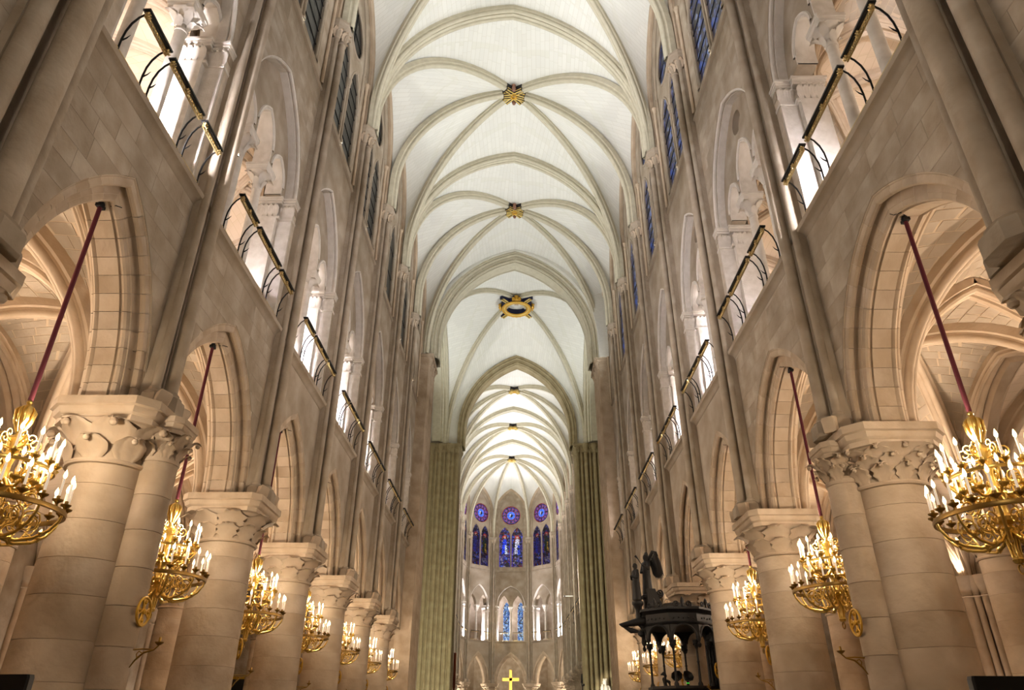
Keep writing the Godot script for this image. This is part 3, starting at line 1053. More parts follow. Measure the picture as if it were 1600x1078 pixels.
# the same web as single stones laid in courses, each a little proud of the joints
func stone_cell(o: Node3D, P: Vector3, A: Vector3, C: Vector3, t0: float, course: float, seed_: int) -> void:
	rng.seed = seed_
	var inward := (P + A + C) / 3.0 - Vector3(0, 6, 0)
	var t := t0
	var sh := 0.0
	while t < 0.985:
		# step of about one course
		var t1 := t
		var m0 := (half_arc(P, A, t) + half_arc(P, C, t)) / 2
		while t1 < 1.0 and ((half_arc(P, A, t1) + half_arc(P, C, t1)) / 2).distance_to(m0) < course: t1 += 0.004
		t1 = minf(t1, 1.0)
		var a0 := half_arc(P, A, t)
		var c0 := half_arc(P, C, t)
		var a1 := half_arc(P, A, t1)
		var c1 := half_arc(P, C, t1)
		var w := a1.distance_to(c1)
		var n := maxi(1, int(round(w / 0.52)))
		sh = 0.5 - sh
		var e0 := 0.008 / maxf(course, 0.05)
		for k in range(-1, n):
			var s0 := clampf((k + sh + rng.randf() * 0.15) / n, 0, 1)
			var s1 := clampf((k + 1 + sh) / n, 0, 1)
			if s1 - s0 < 0.03: continue
			var gs := 0.004 / maxf(w, 0.1)
			s0 += gs
			s1 -= gs
			var p := []
			for q in [[s0, e0], [s1, e0], [s1, 1.0 - e0], [s0, 1.0 - e0]]:
				var lo := a0.lerp(c0, q[0])
				var hi := a1.lerp(c1, q[0])
				p.append(lo.lerp(hi, q[1]) + Vector3(0, sin(q[0] * PI) * w * 0.03 * t, 0))
			var nn: Vector3 = (p[2] - p[0]).cross(p[3] - p[1]).normalized()
			if nn.dot(inward - p[0]) < 0: nn = -nn
			var g := G.new()
			var f := []
			for q in p: f.append(q + nn * 0.009)
			if (f[2] - f[0]).cross(f[3] - f[1]).dot(nn) < 0:
				f.reverse()
				p.reverse()
			g.quad(f[0], f[1], f[2], f[3])
			for i in 4: g.quad(p[i], p[(i + 1) % 4], f[(i + 1) % 4], f[i])
			part("web_stone", g, "block%d" % (rng.randi() % 4), o)
		t = t1

func rib_profile(kind: String) -> Array:
	var half := []
	match kind:
		"transverse":
			half = [Vector2(0.30, 0.06), Vector2(0.30, -0.13), Vector2(0.255, -0.16), Vector2(0.255, -0.19)]
			half.append_array(arc2(Vector2(0.195, -0.27), 0.095, 60, -190, 7))
			half.append_array([Vector2(0.085, -0.26), Vector2(0.07, -0.32), Vector2(0.0, -0.32)])
		"big":
			half = [Vector2(1.05, 0.06), Vector2(1.05, -0.10), Vector2(0.98, -0.13)]
			half.append_array(arc2(Vector2(0.90, -0.20), 0.09, 60, -190, 6))
			half.append_array([Vector2(0.78, -0.17), Vector2(0.74, -0.36), Vector2(0.70, -0.38)])
			half.append_array(arc2(Vector2(0.60, -0.46), 0.10, 60, -190, 6))
			half.append_array([Vector2(0.46, -0.42), Vector2(0.44, -0.55), Vector2(0.0, -0.56)])
		"diagonal":
			half = [Vector2(0.185, 0.06), Vector2(0.185, -0.15), Vector2(0.13, -0.18), Vector2(0.125, -0.21)]
			half.append_array(arc2(Vector2(0.055, -0.28), 0.085, 40, -150, 6))
			half.append_array([Vector2(0.0, -0.325)])
		"small":
			half = [Vector2(0.13, 0.05), Vector2(0.13, -0.10), Vector2(0.09, -0.12)]
			half.append_array(arc2(Vector2(0.035, -0.18), 0.06, 40, -140, 4))
			half.append_array([Vector2(0.0, -0.21)])
		"aisle":
			half = [Vector2(0.22, 0.05), Vector2(0.22, -0.12), Vector2(0.16, -0.14)]
			half.append_array(arc2(Vector2(0.115, -0.2), 0.07, 40, -190, 5))
			half.append_array([Vector2(0.035, -0.18), Vector2(0.0, -0.18)])
	var p := []
	for i in range(half.size() - 1, -1, -1): p.append(Vector2(half[i].x, half[i].y))
	var l := []
	for q in half: l.append(Vector2(-q.x, q.y))
	l.append_array(p.slice(1))
	return l

func rib(o: Node3D, P: Vector3, C: Vector3, kind: String, mat: String, stilt := 0.0, n := 18, t0 := 0.0) -> void:
	var h := Vector3(C.x - P.x, 0, C.z - P.z).normalized()
	var S := h.cross(Vector3.UP).normalized()
	var fr := []
	for i in n + 1:
		var t: float = lerp(t0, 1.0, float(i) / n)
		var e := 0.002
		var d := (half_arc(P, C, minf(t + e, 1.0), stilt) - half_arc(P, C, maxf(t - e, 0.0), stilt)).normalized()
		if t > 0.999: d = (half_arc(P, C, 1.0, stilt) - half_arc(P, C, 0.98, stilt)).normalized()
		fr.append(Transform3D(Basis(S, S.cross(d).normalized(), d), half_arc(P, C, t, stilt)))
	var g := G.new()
	g.sweep(rib_profile(kind), fr, true)
	part("rib", g, mat, o)

# four-part vault over the plan quadrilateral c0 c1 c2 c3 (in order round), springing at ys
func quad_vault(o: Node3D, c: Array, ys: float, ya: Array, yc: float, web: String, kinds: Array, stones := 0, ribmat := "stone2") -> void:
	var C := Vector3.ZERO
	for q in c: C += q / 4.0
	C.y = yc
	for i in 4:
		var P: Vector3 = c[i]
		P.y = ys
		var Q: Vector3 = c[(i + 1) % 4]
		Q.y = ys
		var A: Vector3 = (P + Q) / 2
		A.y = ya[i]
		var g := G.new()
		half_cell(g, P, A, C)
		half_cell(g, Q, A, C)
		part("web", g, "joint_web" if stones & (1 << i) else web, o)
		if stones & (1 << i):
			stone_cell(o, P, A, C, 0.12, 0.25, 100 + i)
			stone_cell(o, Q, A, C, 0.12, 0.25, 200 + i)
		rib(o, P, C, kinds[4], ribmat)
		if kinds[i]:
			rib(o, P, A, kinds[i], ribmat)
			rib(o, Q, A, kinds[i], ribmat)

# a vault point moved out to the face of the nave or choir wall
func at_wall(p: Vector3, e: float) -> Vector3:
	var ax := axis_x(-p.z)
	return Vector3(ax + signf(p.x - ax) * ((NW if p.z > -50.0 else 6.1) + e), p.y, p.z)

# nave vault of six parts over two bays
func six_vault(o: Node3D, w0: Vector3, w1: Vector3, w2: Vector3, e0: Vector3, e1: Vector3, e2: Vector3) -> Vector3:
	var crown := H_CR + 0.4
	var C := (w0 + w2 + e0 + e2) / 4.0
	C.y = crown
	var g := G.new()
	for pr in [[w0, e0], [w2, e2]]:
		var A: Vector3 = (pr[0] + pr[1]) / 2.0
		A.y = crown
		for P in pr: half_cell(g, P, A, C, ST_T, 18, 8, Vector3.ZERO, ST_D)
	for tri_ in [[w0, w1, w2], [e0, e1, e2]]:
		for k in 2:
			var A: Vector3 = (tri_[k] + tri_[k + 1]) / 2.0
			A.y = 29.7
			A = at_wall(A, 0.02)
			for q in [k, k + 1]: half_cell(g, tri_[q], A, C, 2.7, 18, 8, at_wall(tri_[q], 0.02), ST_T if q == 1 else ST_D)
	part("web", g, "web", o)
	for P in [w0, w2, e0, e2]: rib(o, P, C, "diagonal", "rib", ST_D, 22)
	for P in [w1, e1]: rib(o, P, C, "diagonal", "rib", ST_T, 22)
	for tri_ in [[w0, w1, w2], [e0, e1, e2]]:
		for k in 2:
			var A: Vector3 = (tri_[k] + tri_[k + 1]) / 2.0
			A.y = 29.72
			A = at_wall(A, -0.06)
			for P in [tri_[k], tri_[k + 1]]: rib(o, at_wall(P, -0.06), A, "small", "stone2", 2.7)
			for P in [[tri_[k], 1.0], [tri_[k + 1], -1.0]]:
				var q: Vector3 = P[0]
				var inn: Vector3 = (A - q)
				inn.y = 0
				inn = inn.normalized() * 0.52
				var lg := G.new()
				lg.lathe([Vector2(0.06, 20.0), Vector2(0.06, 25.1), Vector2(0.075, 25.12), Vector2(0.06, 25.17), Vector2(0.10, 25.4), Vector2(0.12, 25.42), Vector2(0.12, 25.5)], 10, Vector3(at_wall(q, -0.06).x, 0, q.z + inn.z))
				part("wall_rib_shaft", lg, "stone0", o)
	return C

func transverse(o: Node3D, P: Vector3, Q: Vector3, kind := "transverse", mat := "rib") -> void:
	var A := (P + Q) / 2.0
	A.y = H_CR + 0.4
	rib(o, P, A, kind, mat, ST_T, 24)
	rib(o, Q, A, kind, mat, ST_T, 24)

# gilded and painted boss where the ribs meet
func boss(label: String, at: Vector3, dirs: Array, detailed := true) -> void:
	var o := thing("vault_boss", label, "boss", T(at + Vector3(0, -0.42, 0)), "gilded bosses of the high vaults")
	var g := G.new()
	g.lathe([Vector2(0.10, 0.12), Vector2(0.10, -0.02), Vector2(0.14, -0.06), Vector2(0.2, -0.07), Vector2(0.25, -0.04), Vector2(0.27, 0.02), Vector2(0.31, 0.03), Vector2(0.33, 0.08), Vector2(0.31, 0.2)].map(func(q): return Vector2(q.x * 0.72, q.y)), 24)
	part("hub", g, "gilt", o)
	g = G.new()
	g.lathe([Vector2(0.001, 0.05), Vector2(0.08, 0.05)], 20)
	part("centre_hole", g, "brown_paint", o)
	for d in dirs:
		var S: Vector3 = d.cross(Vector3.UP).normalized()
		var x := Transform3D(Basis(d, S.cross(d).normalized(), S), Vector3(0, 0.42, 0))
		var c := G.new()
		c.box(Vector3(0.42, -0.17, 0), Vector3(0.50, 0.38, 0.43))
		part("painted_rib_end", c, "brown_paint", o, x)
		c = G.new()
		for z in [-0.145, 0.0, 0.145]: c.tube([Vector3(0.17, -0.375, z), Vector3(0.66, -0.375, z)], 0.036, 8)
		for z in [-0.22, 0.22]: c.box(Vector3(0.42, -0.30, z), Vector3(0.5, 0.05, 0.02))
		part("gilt_roll", c, "gilt_pale", o, x)
	if detailed:
		for s in [-1, 1]:
			var hd := G.new()
			hd.lathe([Vector2(0.001, -0.2), Vector2(0.08, -0.17), Vector2(0.11, -0.08), Vector2(0.12, 0.0), Vector2(0.10, 0.1), Vector2(0.07, 0.14), Vector2(0.12, 0.22), Vector2(0.001, 0.26)], 12)
			hd.lathe([Vector2(0.001, -0.03), Vector2(0.03, 0.0), Vector2(0.001, 0.03)], 6, Vector3(0, -0.06, s * 0.11))
			part("carved_head", hd, "rose_stone", o, T(Vector3(0, 0.12, s * 0.46)))

func oculus(at: Vector3) -> void:
	var o := thing("crossing_oculus", "large gilded ring with starry blue recess at the crown of the crossing vault", "medallion", T(at))
	for q in [["outer_ring", 1.18, 0.10, "gilt"], ["middle_ring", 1.03, 0.07, "gilt_pale"], ["inner_ring", 0.90, 0.06, "gilt"]]:
		var g := G.new()
		var fr := []
		for i in 41:
			var a := TAU * i / 40
			fr.append(T(Vector3(cos(a) * q[1], 0, sin(a) * q[1]), Basis(Vector3(cos(a), 0, sin(a)), Vector3.UP, Vector3(-sin(a), 0, cos(a)))))
		g.sweep(arc2(Vector2.ZERO, q[2], 0, 360, 10), fr)
		part(q[0], g, q[3], o)
	var w := G.new()
	w.lathe([Vector2(0.88, 0.0), Vector2(0.88, 0.9)], 40)
	part("recess_wall", w, "blue_paint", o)
	w = G.new()
	w.lathe([Vector2(1.28, -0.02), Vector2(1.28, 0.55)], 40)
	part("drum_wall", w, "blue_paint", o)
	w = G.new()
	w.lathe([Vector2(0.001, 0.9), Vector2(0.9, 0.9)], 40)
	part("starry_disc", w, "blue_light", o)
	for k in 26:
		var a := 2.399 * k
		var r := 0.13 + 0.7 * sqrt((k + 0.5) / 26.0)
		var st := G.new()
		for j in 5:
			var b := TAU * j / 5
			st.tri(Vector3(0, 0, 0), Vector3(cos(b + 0.5) * 0.02, 0, sin(b + 0.5) * 0.02), Vector3(cos(b) * 0.05, 0, sin(b) * 0.05))
			st.tri(Vector3(0, 0, 0), Vector3(cos(b) * 0.05, 0, sin(b) * 0.05), Vector3(cos(b - 0.5) * 0.02, 0, sin(b - 0.5) * 0.02))
		part("star", st, "white_marble", o, T(Vector3(cos(a) * r, 0.885, sin(a) * r)))
	w = G.new()
	w.box(Vector3(0, 0.72, -0.2), Vector3(0.36, 0.3, 0.3))
	part("hatch", w, "stone1", o)
	for k in 4:
		var a := TAU * k / 4
		var c := G.new()
		c.lathe([Vector2(0.001, -0.16), Vector2(0.14, -0.13), Vector2(0.17, 0.0), Vector2(0.13, 0.12), Vector2(0.2, 0.24), Vector2(0.001, 0.26)], 10)
		for s in [-1, 1]: c.lathe([Vector2(0.001, -0.12), Vector2(0.1, -0.08), Vector2(0.12, 0.05), Vector2(0.001, 0.18)], 8, Vector3(0, 0.05, s * 0.27))
		c.box(Vector3(0, -0.02, 0), Vector3(0.1, 0.25, 0.75))
		part("gilt_ornament", c, "gilt", o, T(Vector3(cos(a) * 1.36, 0.16, -sin(a) * 1.36), RY(a)))
	for k in 4:
		var a: float = TAU * (k + 0.5) / 4 + [0.12, -0.12, 0.12, -0.12][k]
		var c := G.new()
		c.box(Vector3(1.6, 0.22, 0), Vector3(0.7, 0.3, 0.42))
		part("painted_rib_end", c, "blue_paint", o, T(Vector3.ZERO, RY(a)))
		c = G.new()
		for z in [-0.1, 0.1]: c.tube([Vector3(1.25, 0.05, z), Vector3(1.95, 0.03, z)], 0.06, 8)
		part("gilt_roll", c, "gilt_pale", o, T(Vector3.ZERO, RY(a)))


# ------------------------------------------------------------------ sculpted figures: tapered bones joined smoothly and meshed as surface nets
func sculpt(bones: Array, cell: float, blend: float) -> G:
	var lo := Vector3.ONE * 1e9
	var hi := -lo
	for b in bones:
		for k in 2:
			var r: float = b[2 + k] + 3 * cell + blend
			lo = lo.min(b[k] - Vector3.ONE * r)
			hi = hi.max(b[k] + Vector3.ONE * r)
	var nx := int((hi.x - lo.x) / cell) + 2
	var ny := int((hi.y - lo.y) / cell) + 2
	var nz := int((hi.z - lo.z) / cell) + 2
	var f := PackedFloat32Array()
	f.resize(nx * ny * nz)
	f.fill(1.0)
	for b in bones:
		var a: Vector3 = b[0]
		var d: Vector3 = b[1] - b[0]
		var dd := maxf(d.length_squared(), 1e-8)
		var m: float = maxf(b[2], b[3]) + blend + 2.5 * cell
		var l := ((a.min(b[1]) - Vector3.ONE * m - lo) / cell).max(Vector3.ZERO)
		var u := ((a.max(b[1]) + Vector3.ONE * m - lo) / cell)
		for z in range(int(l.z), mini(int(u.z) + 1, nz)):
			for y in range(int(l.y), mini(int(u.y) + 1, ny)):
				var base := (z * ny + y) * nx
				for x in range(int(l.x), mini(int(u.x) + 1, nx)):
					var p := lo + Vector3(x, y, z) * cell
					var t := clampf((p - a).dot(d) / dd, 0, 1)
					var dist: float = (p - a - d * t).length() - lerpf(b[2], b[3], t)
					var o := f[base + x]
					var h := maxf(blend - absf(o - dist), 0.0) / blend
					f[base + x] = minf(o, dist) - h * h * blend * 0.25
	var g := G.new()
	var at := {}
	for z in nz - 1:
		for y in ny - 1:
			for x in nx - 1:
				var k0 := (z * ny + y) * nx + x
				var s := Vector3.ZERO
				var n := 0
				var corner := []
				var neg := 0
				for c in 8:
					var v := f[k0 + (c & 1) + ((c >> 1) & 1) * nx + (c >> 2) * nx * ny]
					corner.append(v)
					if v < 0: neg += 1
				if neg == 0 or neg == 8: continue
				for e in [[0, 1], [2, 3], [4, 5], [6, 7], [0, 2], [1, 3], [4, 6], [5, 7], [0, 4], [1, 5], [2, 6], [3, 7]]:
					var va: float = corner[e[0]]
					var vb: float = corner[e[1]]
					if (va < 0) == (vb < 0): continue
					var t := va / (va - vb)
					var pa := Vector3(e[0] & 1, (e[0] >> 1) & 1, e[0] >> 2)
					var pb := Vector3(e[1] & 1, (e[1] >> 1) & 1, e[1] >> 2)
					s += pa.lerp(pb, t)
					n += 1
				var gr := Vector3(corner[1] + corner[3] + corner[5] + corner[7] - corner[0] - corner[2] - corner[4] - corner[6], corner[2] + corner[3] + corner[6] + corner[7] - corner[0] - corner[1] - corner[4] - corner[5], corner[4] + corner[5] + corner[6] + corner[7] - corner[0] - corner[1] - corner[2] - corner[3])
				at[k0] = g.v.size()
				g.v.append(lo + (Vector3(x, y, z) + s / n) * cell)
				g.n.append(gr.normalized())
				g.t.append(Vector2.ZERO)
	var st := [1, nx, nx * ny]
	for k0 in at:
		for ax in 3:
			var k1: int = k0 + st[ax]
			var s0 := f[k0] < 0
			if k1 >= f.size() or s0 == (f[k1] < 0): continue
			var p: int = st[(ax + 1) % 3]
			var q: int = st[(ax + 2) % 3]
			if not (at.has(k0 - p) and at.has(k0 - q) and at.has(k0 - p - q)): continue
			var a: int = at[k0]
			var b: int = at[k0 - p]
			var c: int = at[k0 - p - q]
			var d: int = at[k0 - q]
			if s0: g.ix.append_array([a, c, b, a, d, c])
			else: g.ix.append_array([a, b, c, a, c, d])
	return g

# robed figure about one unit tall, facing +z
func robed_bones(arm := 0) -> Array:
	var V := func(x, y, z): return Vector3(x, y, z)
	var b := [
		[V.call(0, 0.06, 0), V.call(0, 0.45, 0.0), 0.125, 0.095], [V.call(-0.07, 0.04, 0.03), V.call(-0.03, 0.48, 0.03), 0.055, 0.05], [V.call(0.07, 0.04, 0.04), V.call(0.04, 0.48, 0.04), 0.055, 0.05],
		[V.call(0.0, 0.03, 0.09), V.call(0.01, 0.4, 0.07), 0.03, 0.02], [V.call(-0.1, 0.03, -0.02), V.call(-0.06, 0.5, -0.02), 0.03, 0.02], [V.call(0.1, 0.03, -0.02), V.call(0.07, 0.5, -0.02), 0.03, 0.02],
		[V.call(0, 0.45, 0), V.call(0, 0.72, 0), 0.09, 0.10], [V.call(-0.09, 0.775, 0), V.call(0.09, 0.775, 0), 0.05, 0.05], [V.call(0, 0.78, 0), V.call(0, 0.85, 0.01), 0.036, 0.034],
		[V.call(0, 0.905, 0.012), V.call(0, 0.935, 0.0), 0.052, 0.062], [V.call(0, 0.9, 0.06), V.call(0, 0.91, 0.07), 0.01, 0.01], [V.call(-0.045, 0.87, -0.02), V.call(-0.05, 0.93, -0.02), 0.03, 0.03], [V.call(0.045, 0.87, -0.02), V.call(0.05, 0.93, -0.02), 0.03, 0.03]]
	if arm == 0:      # one arm raised forward with a trumpet-like staff, the other at the side
		b.append_array([[V.call(0.12, 0.77, 0), V.call(0.16, 0.62, 0.06), 0.042, 0.036], [V.call(0.16, 0.62, 0.06), V.call(0.1, 0.70, 0.19), 0.036, 0.026], [V.call(-0.12, 0.77, 0), V.call(-0.15, 0.6, 0.03), 0.042, 0.038], [V.call(-0.15, 0.6, 0.03), V.call(-0.06, 0.55, 0.13), 0.04, 0.028]])
	else:             # both hands joined before the chest
		b.append_array([[V.call(0.12, 0.77, 0), V.call(0.15, 0.6, 0.04), 0.042, 0.04], [V.call(0.15, 0.6, 0.04), V.call(0.02, 0.64, 0.14), 0.042, 0.026], [V.call(-0.12, 0.77, 0), V.call(-0.15, 0.6, 0.04), 0.042, 0.04], [V.call(-0.15, 0.6, 0.04), V.call(-0.02, 0.64, 0.14), 0.042, 0.026]])
	return b

func wing(s: float) -> G:
	var g := G.new()
	for k in 9:      # feathers fanned downwards from the wing's arm
		var f := k / 8.0
		var root := Vector3(s * (0.05 + 0.16 * sin(f * PI * 0.7)), 0.80 + 0.24 * sin(f * PI * 0.62), -0.10 - 0.08 * f)
		var tip := Vector3(s * (0.10 + 0.22 * f), 0.46 - 0.02 * f - 0.10 * sin(f * PI), -0.16 - 0.12 * f)
		g.tube([root, root.lerp(tip, 0.4) + Vector3(s * 0.03, 0, 0), root.lerp(tip, 0.8), tip], [0.035, 0.034, 0.024, 0.004], 6)
	g.tube([Vector3(s * 0.03, 0.74, -0.08), Vector3(s * 0.06, 0.94, -0.11), Vector3(s * 0.13, 1.05, -0.14), Vector3(s * 0.21, 1.02, -0.17), Vector3(s * 0.25, 0.92, -0.19)], [0.02, 0.045, 0.05, 0.045, 0.03], 8)
	return g


# ------------------------------------------------------------------ chandeliers
func scroll(a: Vector2, b: Vector2, turns: float, r0: float, n := 14) -> Array:
	# a curl in the (radius, height) plane that ends in a spiral round b
	var pts := [Vector3(a.x, a.y, 0)]
	for i in n:
		var f := float(i) / (n - 1)
		var ang := -PI / 2 + turns * TAU * f
		var r: float = r0 * (1.0 - 0.8 * f)
		pts.append(Vector3(b.x + cos(ang) * r, b.y + sin(ang) * r, 0))
	return pts

func chandelier(label: String, x: Transform3D, hook_h: float, lod: int) -> void:
	var o := thing("chandelier", label, "chandelier", x, "gilded chandeliers hanging in the arcade arches")
	o.basis = o.basis * Basis.from_scale(Vector3(1.03, 1.09, 1.03))
	if not cache.has("ch"):
		var d := {}
		var st := G.new()     # stem, measured from the tip of the finial (0) to the eye (2.1)
		st.lathe([Vector2(0.001, 0.20), Vector2(0.05, 0.21), Vector2(0.07, 0.25), Vector2(0.05, 0.28), Vector2(0.045, 0.36), Vector2(0.06, 0.55), Vector2(0.085, 0.62), Vector2(0.06, 0.66), Vector2(0.13, 0.70), Vector2(0.14, 0.75), Vector2(0.08, 0.80), Vector2(0.06, 0.95), Vector2(0.10, 1.03), Vector2(0.05, 1.1), Vector2(0.045, 1.3), Vector2(0.075, 1.42), Vector2(0.10, 1.62), Vector2(0.06, 1.66), Vector2(0.03, 1.7), Vector2(0.035, 1.76), Vector2(0.085, 1.88), Vector2(0.10, 2.0), Vector2(0.07, 2.06), Vector2(0.025, 2.09), Vector2(0.04, 2.12), Vector2(0.02, 2.16)], 20)
		for k in 8:
			var a := TAU * k / 8
			st.tube([Vector3(cos(a) * 0.04, 1.72, sin(a) * 0.04), Vector3(cos(a) * 0.10, 1.86, sin(a) * 0.10), Vector3(cos(a) * 0.115, 2.0, sin(a) * 0.115), Vector3(cos(a) * 0.08, 2.05, sin(a) * 0.08)], [0.012, 0.02, 0.02, 0.008], 5)
			st.tube([Vector3(cos(a) * 0.05, 0.28, sin(a) * 0.05), Vector3(cos(a) * 0.07, 0.5, sin(a) * 0.07), Vector3(cos(a) * 0.09, 0.62, sin(a) * 0.09)], 0.012, 5)
		d.stem = st.mesh()
		var eye := G.new()
		var pts := []
		for i in 13: pts.append(Vector3(cos(TAU * i / 12) * 0.055, 0.145 + sin(TAU * i / 12) * 0.055, 0))
		eye.tube(pts, 0.013, 6)
		d.eye = eye.mesh()
		var low := G.new()    # S-shaped arm out to the great ring
		var ap := []
		for q in [[0.06, 0.58], [0.18, 0.46], [0.36, 0.41], [0.55, 0.45], [0.70, 0.55], [0.78, 0.67], [0.80, 0.78]]: ap.append(Vector3(q[0], q[1], 0))
		low.tube(ap, [0.026, 0.024, 0.022, 0.022, 0.02, 0.018, 0.016], 7)
		low.tube(scroll(Vector2(0.52, 0.46), Vector2(0.44, 0.66), 1.5, 0.15), 0.012, 5)
		low.tube(scroll(Vector2(0.16, 0.50), Vector2(0.20, 0.72), 1.4, 0.13), 0.012, 5)
		for q in [[0.30, 0.43], [0.62, 0.51]]: low.lathe([Vector2(0.001, -0.05), Vector2(0.03, -0.02), Vector2(0.035, 0.01), Vector2(0.001, 0.05)], 6, Vector3(q[0], q[1], 0))
		d.low = low.mesh()
		var up := G.new()     # leafy scroll arm of the upper tier
		var bp := []
		for q in [[0.05, 1.12], [0.14, 1.02], [0.28, 1.0], [0.42, 1.08], [0.52, 1.2], [0.54, 1.30]]: bp.append(Vector3(q[0], q[1], 0))
		up.tube(bp, [0.022, 0.02, 0.02, 0.018, 0.016, 0.014], 6)
		up.tube(scroll(Vector2(0.34, 1.04), Vector2(0.28, 1.20), 1.5, 0.12), 0.013, 5)
		up.tube(scroll(Vector2(0.20, 1.0), Vector2(0.36, 0.92), 1.2, 0.09), 0.011, 5)
		up.lathe([Vector2(0.001, -0.06), Vector2(0.04, -0.02), Vector2(0.045, 0.02), Vector2(0.001, 0.06)], 6, Vector3(0.42, 1.08, 0))
		d.up = up.mesh()
		var crown := G.new()  # the open scrolls above the upper candles
		crown.tube(scroll(Vector2(0.06, 1.50), Vector2(0.22, 1.58), 1.3, 0.09), 0.012, 5)
		crown.tube(scroll(Vector2(0.06, 1.56), Vector2(0.16, 1.66), 1.2, 0.07), 0.010, 5)
		d.crown = crown.mesh()
		for q in [["ring", 0.80, 0.76, 0.02], ["ring2", 0.54, 1.26, 0.014]]:
			var rg := G.new()
			var fr := []
			for i in 49:
				var a := TAU * i / 48
				fr.append(T(Vector3(cos(a) * q[1], q[2], sin(a) * q[1]), Basis(Vector3(cos(a), 0, sin(a)), Vector3.UP, Vector3(-sin(a), 0, cos(a)))))
			rg.sweep([Vector2(-q[3], -q[3] * 1.4), Vector2(q[3], -q[3] * 1.4), Vector2(q[3] * 1.3, 0), Vector2(q[3], q[3] * 1.4), Vector2(-q[3], q[3] * 1.4)], fr, false, true)
			d[q[0]] = rg.mesh()
		var cup := G.new()
		cup.lathe([Vector2(0.001, -0.05), Vector2(0.025, -0.04), Vector2(0.015, -0.01), Vector2(0.03, 0.01), Vector2(0.062, 0.03), Vector2(0.066, 0.045), Vector2(0.03, 0.045), Vector2(0.022, 0.05), Vector2(0.024, 0.085), Vector2(0.016, 0.09)], 12)
		d.cup = cup.mesh()
		var can := G.new()
		can.lathe([Vector2(0.0155, 0.07), Vector2(0.0155, 0.30), Vector2(0.006, 0.305)], 8)
		d.candle = can.mesh()
		var fl := G.new()
		fl.lathe([Vector2(0.001, 0.298), Vector2(0.018, 0.315), Vector2(0.025, 0.34), Vector2(0.018, 0.375), Vector2(0.001, 0.415)], 8)
		d.flame = fl.mesh()
		cache.ch = d
	var d: Dictionary = cache.ch
	part("stem", d.stem, "gold", o)
	part("hanging_eye", d.eye, "dark_gold", o)
	part("great_ring", d.ring, "dark_gold", o)
	part("upper_ring", d.ring2, "gold", o)
	for k in 10: part("arm", d.low, "gold", o, T(Vector3.ZERO, RY(TAU * k / 10)))
	for k in 8: part("upper_arm", d.up, "gold", o, T(Vector3.ZERO, RY(TAU * (k + 0.5) / 8)))
	for k in 6: part("crown_scroll", d.crown, "gold", o, T(Vector3.ZERO, RY(TAU * k / 6)))
	for tier in [[20, 0.80, 0.82, "dark_gold"], [14, 0.54, 1.30, "gold"], [10, 0.42, 1.04, "gold"]]:
		if lod == 2 and tier[0] == 8: continue
		for k in tier[0]:
			var a: float = TAU * (k + 0.5 * (tier[0] % 4) / 2.0) / tier[0]
			var at := T(Vector3(cos(a) * tier[1], tier[2], sin(a) * tier[1]))
			if lod < 2: part("drip_cup", d.cup, tier[3], o, at)
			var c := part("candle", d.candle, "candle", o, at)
			part("flame", d.flame, "flame", c)
	var rp := G.new()
	var L := (hook_h - x.origin.y) / 1.09
	rp.tube([Vector3(0, 2.15, 0), Vector3(0, L - 0.06, 0)], 0.034, 8)
	part("velvet_rope", rp, "velvet", o)
	var hk := G.new()
	hk.box(Vector3(0, L - 0.05, 0), Vector3(0.14, 0.05, 0.09))
	hk.lathe([Vector2(0.001, -0.07), Vector2(0.05, -0.05), Vector2(0.06, 0.0), Vector2(0.03, 0.06), Vector2(0.001, 0.07)], 10, Vector3(0, L - 0.02, 0))
	hk.tube([Vector3(0.05, L, 0), Vector3(0.1, L + 0.03, 0.1), Vector3(0.06, L + 0.01, 0.2), Vector3(0.1, L, 0.28)], 0.008, 5)
	part("ceiling_hook", hk, "iron", o)
	var li := OmniLight3D.new()
	li.name = "chandelier_light"
	li.light_color = Color(1.0, 0.92, 0.82)
	li.light_energy = E_CHAND
	li.light_size = 0.12
	li.omni_range = 40
	li.omni_attenuation = 2.0
	li.shadow_enabled = true
	li.position = Vector3(0, 1.78, 0.24)
	o.add_child(li)

const E_CHAND := 3.6
const E_VAULT := 24.0
const E_GALLERY := 95.0
const E_AISLE := 48.0
const E_NAVE_FILL := 8.0

